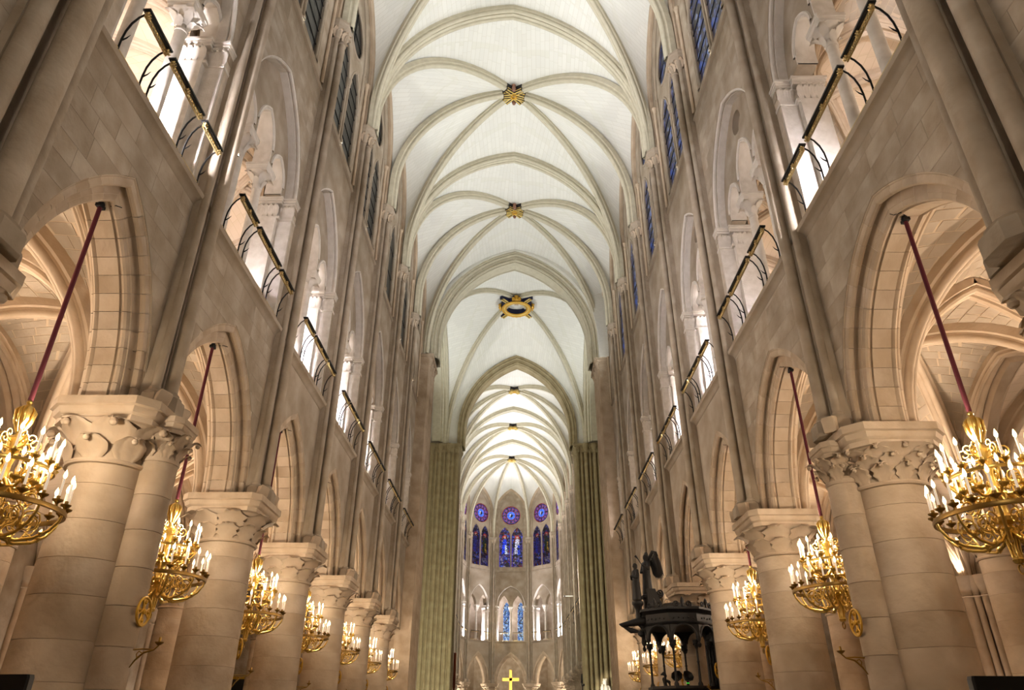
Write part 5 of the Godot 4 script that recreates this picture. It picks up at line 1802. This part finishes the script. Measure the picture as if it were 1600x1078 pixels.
func crossing() -> void:
	# western and eastern crossing piers
	for q in [[-1, 0, 42.1, 5.5, 2.3], [1, 0, 42.7, 5.45, 2.3], [-1, 1, 58.6, 4.85, 2.2], [1, 1, 58.6, 5.15, 2.2]]:
		var side: int = q[0]
		var nm: String = "%s crossing pier on the %s" % ["far" if q[1] else "near", side_name(side)]
		var o := struct("wall_" + side_name(side), "tall clustered %s" % nm, "pier")
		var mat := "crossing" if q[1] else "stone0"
		var g := G.new()
		var xi: float = q[3]
		var d: float = q[2]
		var hw: float = q[4] / 2
		g.box(pw(side, d, xi + 1.3, H_CL / 2), Vector3(2.2, H_CL, q[4] - 0.3))
		g.box(pw(side, d, xi + 0.3, H_CL / 2), Vector3(0.4, H_CL, q[4] - 1.2))
		if not q[1]: g.box(pw(side, d - hw + 0.1, xi + 0.55, H_CL / 2), Vector3(0.9, H_CL, 0.5))
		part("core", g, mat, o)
		var list := []
		for k in 7: list.append([xi + 0.16 + (0.12 if k % 2 else 0.0), d + (k - 3) * hw / 3.4, 0.17 if k % 2 == 0 else 0.11])
		for k in range(1, 7): list.append([xi + 0.16 + k * 0.36, d - hw - 0.02 + (0.1 if k % 2 else 0.0), 0.16 if k % 2 == 0 else 0.11])
		if q[1] == 0: list = list.slice(0, 7)
		for k in list.size():
			var l: Array = list[k]
			var s := G.new()
			s.lathe([Vector2(l[2] * 1.7, 0), Vector2(l[2] * 1.7, 0.5), Vector2(l[2], 0.7), Vector2(l[2], H_CL - 0.90), Vector2(l[2] * 1.2, H_CL - 0.86), Vector2(l[2], H_CL - 0.80), Vector2(l[2] * 1.2, H_CL - 0.60), Vector2(l[2] * 1.7, H_CL - 0.35), Vector2(l[2] * 1.75, H_CL - 0.25), Vector2(l[2] * 2.0, H_CL - 0.20), Vector2(l[2] * 2.0, H_CL - 0.00), Vector2(0.01, H_CL - 0.00)], 14, pw(side, l[1], l[0], 0))
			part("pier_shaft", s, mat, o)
		if not cache.has("xleaf"): cache.xleaf = leaf_grid(0.28, 0.5, 0.16, 0.2, false).mesh()
		for k in 9: part("leaf", cache.xleaf, mat, o, T(pw(side, d + (k - 4) * hw / 4.4, xi + 0.02, H_CL - 0.8), RY(-side * PI / 2)))
		for k in 5: part("leaf", cache.xleaf, mat, o, T(pw(side, d - hw - 0.14, xi + 0.2 + k * 0.4, H_CL - 0.8), RY(PI)))
		var ab := G.new()
		ab.box(pw(side, d, xi + 1.2, H_CL - 0.1), Vector3(2.75, 0.2, q[4] + 0.42))
		ab.box(pw(side, d, xi + 1.2, H_CL - 0.25), Vector3(2.6, 0.12, q[4] + 0.28))
		part("abacus", ab, mat, o)
	# crossing arches and vault
	var v := struct("ceiling", "tall four-part vault over the crossing with heavy arches before and behind", "vault")
	transverse(v, Vector3(-5.6, H_CL, -42.1), Vector3(5.6, H_CL, -42.7), "big", "rib")
	transverse(v, Vector3(-5.0, H_CL, -58.6), Vector3(5.3, H_CL, -58.6), "big", "crossing")
	for q in [[5.6, 41.15, 2.0, 0.0], [5.15, 57.7, 2.0, 0.15]]:
		var g := G.new()
		plate(g, rect_poly(-7.6, H_CL, 7.6, 34.8), [arch_poly(q[3], 0, H_CL + ST_T, q[0], H_CR + 0.4 - H_CL - ST_T, -0.02, 16)], -q[2], 0.0, [q[3]], true)
		part("arch_diaphragm", g, "web", v, T(Vector3(0, 0, -q[1])))
	var c := [Vector3(-6.1, H_CL, -43.05), Vector3(-6.1, H_CL, -57.7), Vector3(6.2, H_CL, -57.7), Vector3(6.2, H_CL, -43.65)]
	quad_vault(v, c, H_CL, [32.5, H_CR + 0.42, 32.5, H_CR + 0.42], 33.9, "web", ["aisle", "", "aisle", "", "diagonal"], 0, "rib")
	oculus(Vector3(0.1, 33.1, -51.2))
	# transept walls beyond the side arches
	for side in [-1, 1]:
		var t := struct("wall_" + side_name(side), "plain wall closing the %s transept" % side_name(side), "wall")
		var g := G.new()
		g.box(pw(side, 50.4, 13.0, 16.5), Vector3(0.5, 34, 15.5))
		g.box(pw(side, 42.6, 10.2, 16.5), Vector3(5.6, 33, 0.6))
		g.box(pw(side, 58.3, 10.2, 16.5), Vector3(5.6, 33, 0.6))
		g.box(pw(side, 50.4, 9.8, 33.0), Vector3(7.0, 0.4, 15.5))
		part("wall_core", g, "block0", t)
		g = G.new()
		for m in [-1.0, 1.0]: arch_band(g, 0, H_CL, 6.2, 9.2, [Vector2(-0.25, 0.9), Vector2(-0.25, 0.6), Vector2(-0.12, 0.5), Vector2(0.0, 0.56), Vector2(0.02, 0.3), Vector2(0.1, 0.2), Vector2(0.2, 0.26), Vector2(0.25, 0.0), Vector2(0.9, 0.0)], 0, 1, m, 16)
		part("transept_arch", g, "rib", t, pier_frame(side, 50.5, 6.25))
		floodlight("added fill lamp aimed at the far crossing pier from behind the near one on the %s" % side_name(side), pw(side, 43.4, 6.4, 3.0), Vector3(-side * 0.25, 0.5, -1.0), Color(1.0, 0.97, 0.86), 165.0, 55, "added crossing fill lamps")  # added fill that lifts the otherwise dark far piers
		floodlight("added fill lamp aimed at the apse from behind the far crossing pier on the %s" % side_name(side), pw(side, 60.3, 5.5, 13.0), Vector3(-side * 0.15, 0.0, -1.0), Color(1.0, 0.98, 0.93), 110.0, 40, "added choir fill lamps")  # added fill that brightens the apse walls
		floodlight("floodlight aimed at the crossing vault from the %s transept" % side_name(side), pw(side, 50.4, 7.2, 22.9), Vector3(-side * 0.8, 1, 0), Color(0.97, 0.985, 0.985), E_VAULT * 2.1, 62, "vault floodlights on the ledges")

func choir() -> void:
	var D := [59.7, 64.6, 69.6, 74.5, 79.3, 84.2]
	var pts := []      # plan polygon round the apse, left to right
	for d in D: pts.append(Vector2(-6.1 + axis_x(d), d))
	for q in [[-5.35, 88.7], [-2.3, 91.5], [2.3, 91.5], [5.35, 88.7]]: pts.append(Vector2(q[0] + axis_x(q[1]), q[1]))
	for k in 6: pts.append(Vector2(6.1 + axis_x(D[5 - k]), D[5 - k]))
	var names := ["first left bay of the choir", "second left bay of the choir", "third left bay of the choir", "fourth left bay of the choir", "fifth left bay of the choir", "outer left side of the apse", "left side of the apse beside the middle", "middle of the apse", "right side of the apse beside the middle", "outer right side of the apse", "fifth right bay of the choir", "fourth right bay of the choir", "third right bay of the choir", "second right bay of the choir", "first right bay of the choir"]
	for k in pts.size() - 1:
		var a: Vector2 = pts[k]
		var b: Vector2 = pts[k + 1]
		var fr := frame(a, b)
		var L := a.distance_to(b)
		var apse := k >= 5 and k <= 9
		var side := -1 if k < 7 else 1
		var nm := "back" if k == 7 else side_name(side)
		var w := struct("wall_" + nm, "wall of the %s with arch, gallery and clerestory" % names[k], "wall", fr)
		wall_bay(w, L, 2, "apse" if apse else "pair", "glass_grey", 900 + k, 2 if apse else 3, 19.0, 2.3)
		var win := struct("window_%d" % (41 + k), "stained glass clerestory window with rose in the %s" % names[k], "window", fr)
		clerestory_window(win, L, 1 if k in [6, 7, 8] else 2, "apse" if apse else "pair", ("figure" if k == 7 else "figure_side") if apse else "glass_grey", 19.0)
		var c := L / 2
		if apse:
			gallery_column("slim white gallery column in the %s" % names[k], fr.translated_local(Vector3(c, H_FL, -0.56)), 2)
			for e in [-1, 1]: railing("%s railing of the gallery in the %s" % ["left" if e < 0 else "right", names[k]], fr.translated_local(Vector3(c + e * 0.85, H_FL, 0.06)), 1.2, 2)
		else:
			for e in [-0.67, 0.67]: gallery_column("%s slim white gallery column in the %s" % ["left" if e < 0 else "right", names[k]], fr.translated_local(Vector3(c + e, H_FL, -0.56)), 2)
			for e in [-1, 0, 1]: railing("%s railing of the gallery in the %s" % [["left", "middle", "right"][e + 1], names[k]], fr.translated_local(Vector3(c + e * 1.3, H_FL, 0.06)), 1.1, 2)
		# ambulatory and gallery behind
		var back := struct("wall_" + nm, "wall of the ambulatory and gallery behind the %s" % names[k], "wall", fr)
		var g := G.new()
		g.box(Vector3(c, 9.4, -6.2), Vector3(L + 5.5, 18.8, 0.4))
		g.box(Vector3(c, 18.7, -3.6), Vector3(L + (4 if apse else 0), 0.3, 5.6))
		part("wall_core", g, "block2", back)
		g = G.new()
		g.box(Vector3(c, 10.72, -3.6), Vector3(L + (3 if apse else 0), 0.3, 5.4))
		part("gallery_floor", g, "stone1", back)
		if apse:
			var xs := [-0.55, 1.15] if k == 7 else ([0.9] if k == 8 else ([-0.9, 0.7] if k == 6 else [0.0]))
			for e in xs:
				var bw := struct("window_%d" % (61 + int(k * 4 + e * 2)), "tall pale blue window at the %s of the gallery behind the %s" % ["left" if e < 0 else "right", names[k]], "window", fr)
				g = G.new()
				for j in 8:
					for q in Geometry2D.intersect_polygons(arch_poly(c + e * 1.1, 11.6, 15.4, 0.42, 0.9, 0, 8), rect_poly(-9, 11.6 + j * 0.6, 20, 12.17 + j * 0.6)):
						var p := G.new()
						p.extrude(q, -5.96, -5.94, [], Rect2(c + e * 1.1 - 0.42, 11.6, 0.84, 4.7))
						part("pane", p, "glass_sky", bw)
				var frm := G.new()
				for m in [-1.0, 1.0]: arch_band(frm, c + e * 1.1, 15.4, 0.42, 0.9, [Vector2(5.98, 0.12), Vector2(5.88, 0.1), Vector2(5.88, 0.0), Vector2(5.96, 0.0)], 0, 1, m, 8)
				for m in [-1, 1]: frm.box(Vector3(c + e * 1.1 + m * 0.48, 13.5, -5.92), Vector3(0.12, 3.8, 0.1))
				part("frame", frm, "stone1", bw)
			for e in ([-1.3, 1.3] if k == 7 else [0.6 if k < 7 else -0.6]):
				var bw := struct("window_%d" % (91 + int(k * 3 + e)), "low stained window at the %s of the ambulatory behind the %s" % ["left" if e < 0 else "right", names[k]], "window", fr)
				for j in 2:
					var p := G.new()
					p.extrude(arch_poly(c + e + (j - 0.5) * 0.75, 2.0, 5.0, 0.32, 0.7, 0, 8), -5.96, -5.94, [], Rect2(c + e + (j - 0.5) * 0.75 - 0.32, 2.0, 0.64, 3.7))
					part("pane", p, "glass_figure2", bw)
				var frm := G.new()
				frm.box(Vector3(c + e, 3.5, -5.9), Vector3(0.1, 3.2, 0.1))
				part("mullion", frm, "stone1", bw)
		# piers
		if k > 0:
			var bis := fr
			if k < pts.size() - 1:
				var pv: Vector2 = pts[k - 1]
				var n0 := (a - pv).normalized()
				var n1 := (b - a).normalized()
				var m := (n0 + n1).normalized()
				bis = frame(a, a + m)
			var sh := struct("trim", "wall shafts at the start of the %s" % names[k], "shafts", bis)
			wall_shafts(sh)
			stone_column("round column at the start of the %s" % names[k], bis.translated_local(Vector3(0, 0, -0.45)), 2, 2, "columns round the choir")
		if k in [0, 1, 2, 3, 4, 6, 7, 8, 10, 11, 12, 13, 14]:
			var wp := fr * Vector3(c, 19.17, 0.03)
			floodlight("floodlight aimed at the choir vault from the %s" % names[k], wp, fr.basis * Vector3(0, 1, 0.85), Color(0.97, 0.985, 0.985), E_VAULT * 0.8, 53, "vault floodlights on the ledges", "lens_dim", 0.6)
		floodlight("gallery floodlight in the %s" % names[k], fr * Vector3(c + (1.0 if side < 0 else -1.0), 11.1, -1.0), fr.basis * Vector3(0.35 if side < 0 else -0.35, 0.8, 0.25 if apse else 0.0), Color(0.985, 0.965, 1.0), E_GALLERY * 0.8, 75, "gallery floodlights", "lens_cold")
		if apse: floodlight("warm lamp in the ambulatory behind the %s" % names[k], fr * Vector3(c, 3.0, -2.5), fr.basis * Vector3(0.3, 1, 0.5), Color(1.0, 0.95, 0.88), E_AISLE, 70, "ambulatory lamps")
	# vaults
	var S := []
	for q in pts: S.append(Vector3(q.x, H_CL, -q.y))
	var n := S.size()
	for k in [0, 2]:
		var v := struct("ceiling", "%s six-part vault of the choir" % ["nearer", "farther"][k / 2], "vault")
		var C := six_vault(v, S[k], S[k + 1], S[k + 2], S[n - 1 - k], S[n - 2 - k], S[n - 3 - k])
		transverse(v, S[k + 2], S[n - 3 - k])
		boss("gilded boss of the %s choir vault" % ["nearer", "farther"][k / 2], C, dirs_to(C, [S[k], S[k + 1], S[k + 2], S[n - 1 - k], S[n - 2 - k], S[n - 3 - k]]), false)
	var v := struct("ceiling", "rounded apse vault with ribs fanning from one boss", "vault")
	var C := Vector3(axis_x(85.3), H_CR + 0.4, -85.3)
	var g := G.new()
	var loop := S.slice(4, 12)
	for k in loop.size():
		var P: Vector3 = loop[k]
		rib(v, P, C, "diagonal", "rib", ST_D, 22)
		if k + 1 < loop.size():
			var Q: Vector3 = loop[k + 1]
			var A := (P + Q) / 2.0
			A.y = 29.7
			half_cell(g, P, A, C, 2.5, 14, 6, Vector3.ZERO, ST_D)
			half_cell(g, Q, A, C, 2.5, 14, 6, Vector3.ZERO, ST_D)
			rib(v, P, A, "small", "stone2", 2.5)
			rib(v, Q, A, "small", "stone2", 2.5)
	var A0: Vector3 = (S[4] + S[11]) / 2.0
	A0.y = H_CR + 0.4
	half_cell(g, S[4], A0, C, ST_T, 14, 6, Vector3.ZERO, ST_D)
	half_cell(g, S[11], A0, C, ST_T, 14, 6, Vector3.ZERO, ST_D)
	part("web", g, "web", v)
	boss("gilded boss at the head of the apse vault", C, dirs_to(C, loop), false)

func dirs_to(C: Vector3, l: Array) -> Array:
	var o := []
	for q in l: o.append((half_arc(q, C, 0.85, 1.2) - C).normalized())
	return o

func furnishings() -> void:
	floodlight("added unseen fill floodlight on the west wall behind the viewer", Vector3(0.0, 9.0, 3.4), Vector3(0, 0.25, -1), Color(1.0, 0.95, 0.88), 22.0, 70, "added nave fill lamps")  # added fill out of view, brightens the nearest piers
	# cross at the altar
	var x := T(Vector3(-0.56, 0, -79.5))
	var o := thing("altar_cross", "tall plain gold cross standing before the apse", "cross", x)
	var g := G.new()
	g.loft(chamfer_plan(0.15, 0.10, 0.02), [Vector2(1, 2.4), Vector2(1, 7.0)])
	part("upright", g, "cross_gold", o)
	g = G.new()
	g.loft(chamfer_plan(0.15, 0.10, 0.02), [Vector2(1, -0.86), Vector2(1, 0.86)])
	part("crossbar", g, "cross_gold", o, T(Vector3(0, 6.12, 0), Basis(Vector3(0, 0, 1), PI / 2)))
	g = G.new()
	g.loft(chamfer_plan(0.8, 0.5, 0.1), [Vector2(1, 0), Vector2(1, 1.8), Vector2(0.6, 2.0), Vector2(0.5, 2.4)])
	part("plinth", g, "white_stone", o)
	floodlight("spotlight aimed at the altar cross from the choir floor", Vector3(-0.2, 2.4, -72.5), Vector3(-0.05, 0.53, -1.0), Color(1.0, 0.88, 0.6), 90.0, 9, "choir spotlights")
	# crosses and bars hung in the choir
	o = thing("light_bar", "thin lit white bar reaching out from the right gallery of the choir", "bar", T(Vector3(5.1, 12.9, -71.0)))
	g = G.new()
	g.loft(chamfer_plan(0.05, 0.05, 0.01), [Vector2(1, -0.45), Vector2(1, 0.5)])
	part("bar", g, "white_marble", o, T(Vector3.ZERO, Basis(Vector3(0, 0, 1), PI / 2)))
	g = G.new()
	g.lathe([Vector2(0.001, -0.1), Vector2(0.07, -0.05), Vector2(0.07, 0.05), Vector2(0.001, 0.1)], 8)
	part("bracket", g, "iron", o, T(Vector3(-0.42, 0, 0)))
	# statue of a crowned woman holding a child at the right crossing pier
	o = thing("white_statue", "white stone statue of a crowned figure holding a child by the right crossing pier", "statue", T(Vector3(6.45, 2.6, -56.2), RY(0.2) * Basis.from_scale(Vector3.ONE * 2.25)))
	var b := robed_bones(1)
	b.append_array([[Vector3(-0.13, 0.62, 0.08), Vector3(-0.12, 0.74, 0.08), 0.055, 0.045], [Vector3(-0.12, 0.80, 0.08), Vector3(-0.12, 0.83, 0.08), 0.036, 0.034]])
	var bo := part("figure", sculpt(b, 0.02, 0.025), "white_marble", o)
	g = G.new()
	for k in 8: g.tube([Vector3(cos(TAU * k / 8) * 0.05, 0.975, sin(TAU * k / 8) * 0.05), Vector3(cos(TAU * k / 8) * 0.058, 1.02, sin(TAU * k / 8) * 0.058)], [0.022, 0.012], 5)
	part("crown", g, "white_marble", bo)
	floodlight("spotlight aimed at the white statue by the crossing", Vector3(4.4, 4.2, -50.5), Vector3(0.36, 0.03, -1.0), Color(1.0, 0.95, 0.85), 40.0, 9, "choir spotlights")
	# choir stalls with carved gables and figures, and an organ case on the left
	for side in [-1, 1]:
		var nm := side_name(side)
		o = thing("choir_stall", "dark carved choir stall end on the %s side behind the crossing" % nm, "choir stall", T(pw(side, 61.0, 5.35, 0)))
		g = G.new()
		g.box(Vector3(0, 1.9, -1.0), Vector3(0.9, 3.8, 3.0))
		g.box(Vector3(-side * 0.35, 4.0, -0.5), Vector3(1.3, 0.16, 2.4))
		part("body", g, "wood", o)
		g = G.new()
		for k in 3: g.extrude(arch_poly((k - 1) * 0.28, 0.6, 2.6, 0.11, 0.25, 0, 6), 0.0, 0.05)
		part("tracery_panel", g, "wood2", o, T(Vector3(0, 0, 0.5)))
		var sculp := robed_bones(0)
		var st := thing("stall_statue", "carved dark statue above the %s choir stall" % nm, "statue", T(pw(side, 60.6, 5.3, 4.07), RY(-side * 0.6) * Basis.from_scale(Vector3.ONE * 1.35)))
		var fb := part("figure", sculpt(sculp, 0.025, 0.03), "wood", st)
		for s in [-1.0, 1.0]: part("wing", wing(s), "wood", fb)
		part("plume", wing(0.6), "wood2", fb, T(Vector3(0.1, -0.25, 0.25)))
	o = thing("organ_case", "narrow dark organ case with copper pipes left of the choir", "organ", T(Vector3(-5.15, 4.1, -62.2)))
	g = G.new()
	g.box(Vector3(-0.45, 1.8, -0.4), Vector3(0.35, 3.6, 1.0))
	part("case", g, "wood", o)
	for k in 3:
		g = G.new()
		g.lathe([Vector2(0.02, 0.0), Vector2(0.11, 0.4), Vector2(0.11, 2.9 + 0.5 * (1 - absi(k - 1))), Vector2(0.0, 2.95 + 0.5 * (1 - absi(k - 1)))], 12)
		part("pipe", g, "copper", o, T(Vector3(-0.15 + 0.24 * k - 0.1, 0.1, 0)))
	# framed painting on the left outer wall
	o = thing("framed_painting", "large dark painting in a thin gold frame, low between the left columns", "painting", T(Vector3(-14.6, 2.2, -41.25)))
	g = G.new()
	g.box(Vector3(0, 0, 0.02), Vector3(3.0, 3.6, 0.04))
	part("canvas", g, "painting", o)
	g = G.new()
	for q in [[0, 1.85, 3.3, 0.14], [0, -1.85, 3.3, 0.14]]: g.box(Vector3(q[0], q[1], 0.05), Vector3(q[2], q[3], 0.1))
	for q in [-1.58, 1.58]: g.box(Vector3(q, 0, 0.05), Vector3(0.14, 3.84, 0.1))
	part("frame", g, "gilt", o)
	# black screens at the lower corners
	for q in [[-1, "left"], [1, "right"]]:
		o = thing("display_screen", "black screen seen from behind in the lower %s corner" % q[1], "screen", T(Vector3(q[0] * 3.72 if q[0] > 0 else -3.66, 0, -5.0), RY(q[0] * 0.05)))
		g = G.new()
		g.loft(chamfer_plan(0.70, 0.035, 0.012), [Vector2(0.99, 0.75), Vector2(1, 0.77), Vector2(1, 1.98), Vector2(0.99, 2.0)])
		part("panel", g, "black", o)
		g = G.new()
		g.box(Vector3(0, 1.36, -0.04), Vector3(0.5, 0.5, 0.04))
		part("rear_cover", g, "lead", o)
		g = G.new()
		g.box(Vector3(0, 0.4, 0), Vector3(0.09, 0.8, 0.05))
		g.box(Vector3(0, 0.015, 0), Vector3(0.9, 0.03, 0.5))
		part("stand", g, "iron", o)
	var f := 25.9
	pulpit(T(Vector3(5.62, 0, -f)))

func shell() -> void:
	var o := struct("floor", "stone floor of the church", "floor")
	var g := G.new()
	g.box(Vector3(0, -0.15, -46), Vector3(40, 0.3, 106))
	part("slab", g, "floor", o)
	o = struct("wall_front", "west wall behind the viewer", "wall")
	g = G.new()
	g.box(Vector3(0, 16, 4.0), Vector3(40, 33, 0.5))
	for s in [-1, 1]:
		g.box(Vector3(s * 6.7, 16, 1.2), Vector3(0.9, 32, 5.6))
		g.box(Vector3(s * 12.5, 9.5, -1.4), Vector3(11.5, 19, 0.4))
	part("wall_core", g, "block0", o)
	o = struct("ceiling", "plain vault end above the viewer", "vault")
	g = G.new()
	g.box(Vector3(0, 32.4, 1.2), Vector3(13.4, 0.3, 6.0))
	part("slab", g, "web", o)
	o = struct("ceiling", "roof of the church above the vaults", "roof")
	g = G.new()
	g.box(Vector3(0, 35.2, -46), Vector3(40, 0.3, 106))
	for s in [-1, 1]: g.box(Vector3(s * 19.0, 17.0, -46), Vector3(0.4, 35, 106))
	g.box(Vector3(0, 17, -98.8), Vector3(40, 35, 0.4))
	part("slab", g, "block0", o)

func nave_vaults() -> void:
	for k in [0, 2, 4, 6]:
		var nm: String = ["first", "second", "third", "fourth"][k / 2]
		var v := struct("ceiling", "%s six-part nave vault from the front" % nm, "vault")
		var w := []
		var e := []
		for j in 3:
			w.append(Vector3(-5.95, H_CL, -DL[k + j]))
			e.append(Vector3(5.95, H_CL, -DR[k + j]))
		var C := six_vault(v, w[0], w[1], w[2], e[0], e[1], e[2])
		if k < 6: transverse(v, w[2], e[2])
		boss("gilded boss with painted rib ends on the %s nave vault" % nm, C, dirs_to(C, w + e))

func _ready() -> void:
	# camera
	var cam := Camera3D.new()
	cam.name = "camera"
	cam.fov = 52.21
	cam.near = 0.05
	cam.far = 300
	cam.position = Vector3(0.153, 1.7, 0)
	cam.rotation_order = EULER_ORDER_YXZ
	cam.rotation = Vector3(0.4991, 0.0083, 0.0024)
	add_child(cam)
	cam.current = true
	# sky and exposure: night outside, lit by the lamps inside, some of them added fill
	var we := WorldEnvironment.new()
	we.name = "world"
	var env := Environment.new()
	env.background_mode = Environment.BG_COLOR
	env.background_color = Color(0.01, 0.013, 0.025)
	env.tonemap_mode = Environment.TONE_MAPPER_LINEAR
	env.tonemap_exposure = 1.0
	env.sdfgi_enabled = true
	env.ssao_enabled = true
	env.ssil_enabled = true
	we.environment = env
	add_child(we)
	make_materials()
	M.rose_stone = plain(Color(0.55, 0.40, 0.33), 0.8)
	M.cross_gold = plain(Color(0.95, 0.78, 0.38), 0.4, 0.3)
	M.copper = plain(Color(0.55, 0.27, 0.17), 0.35, 0.8)
	M.green = glow(Color(0.3, 1.0, 0.3), 1.5)
	var pn := plain(Color(0.5, 0.5, 0.5), 0.4)
	pn.albedo_texture = noise_tex(0.02, Color(0.03, 0.05, 0.04), Color(0.35, 0.34, 0.32), 21, 256, 4)
	M.painting = pn
	shell()
	nave_side(-1)
	nave_side(1)
	nave_vaults()
	crossing()
	choir()
	furnishings()
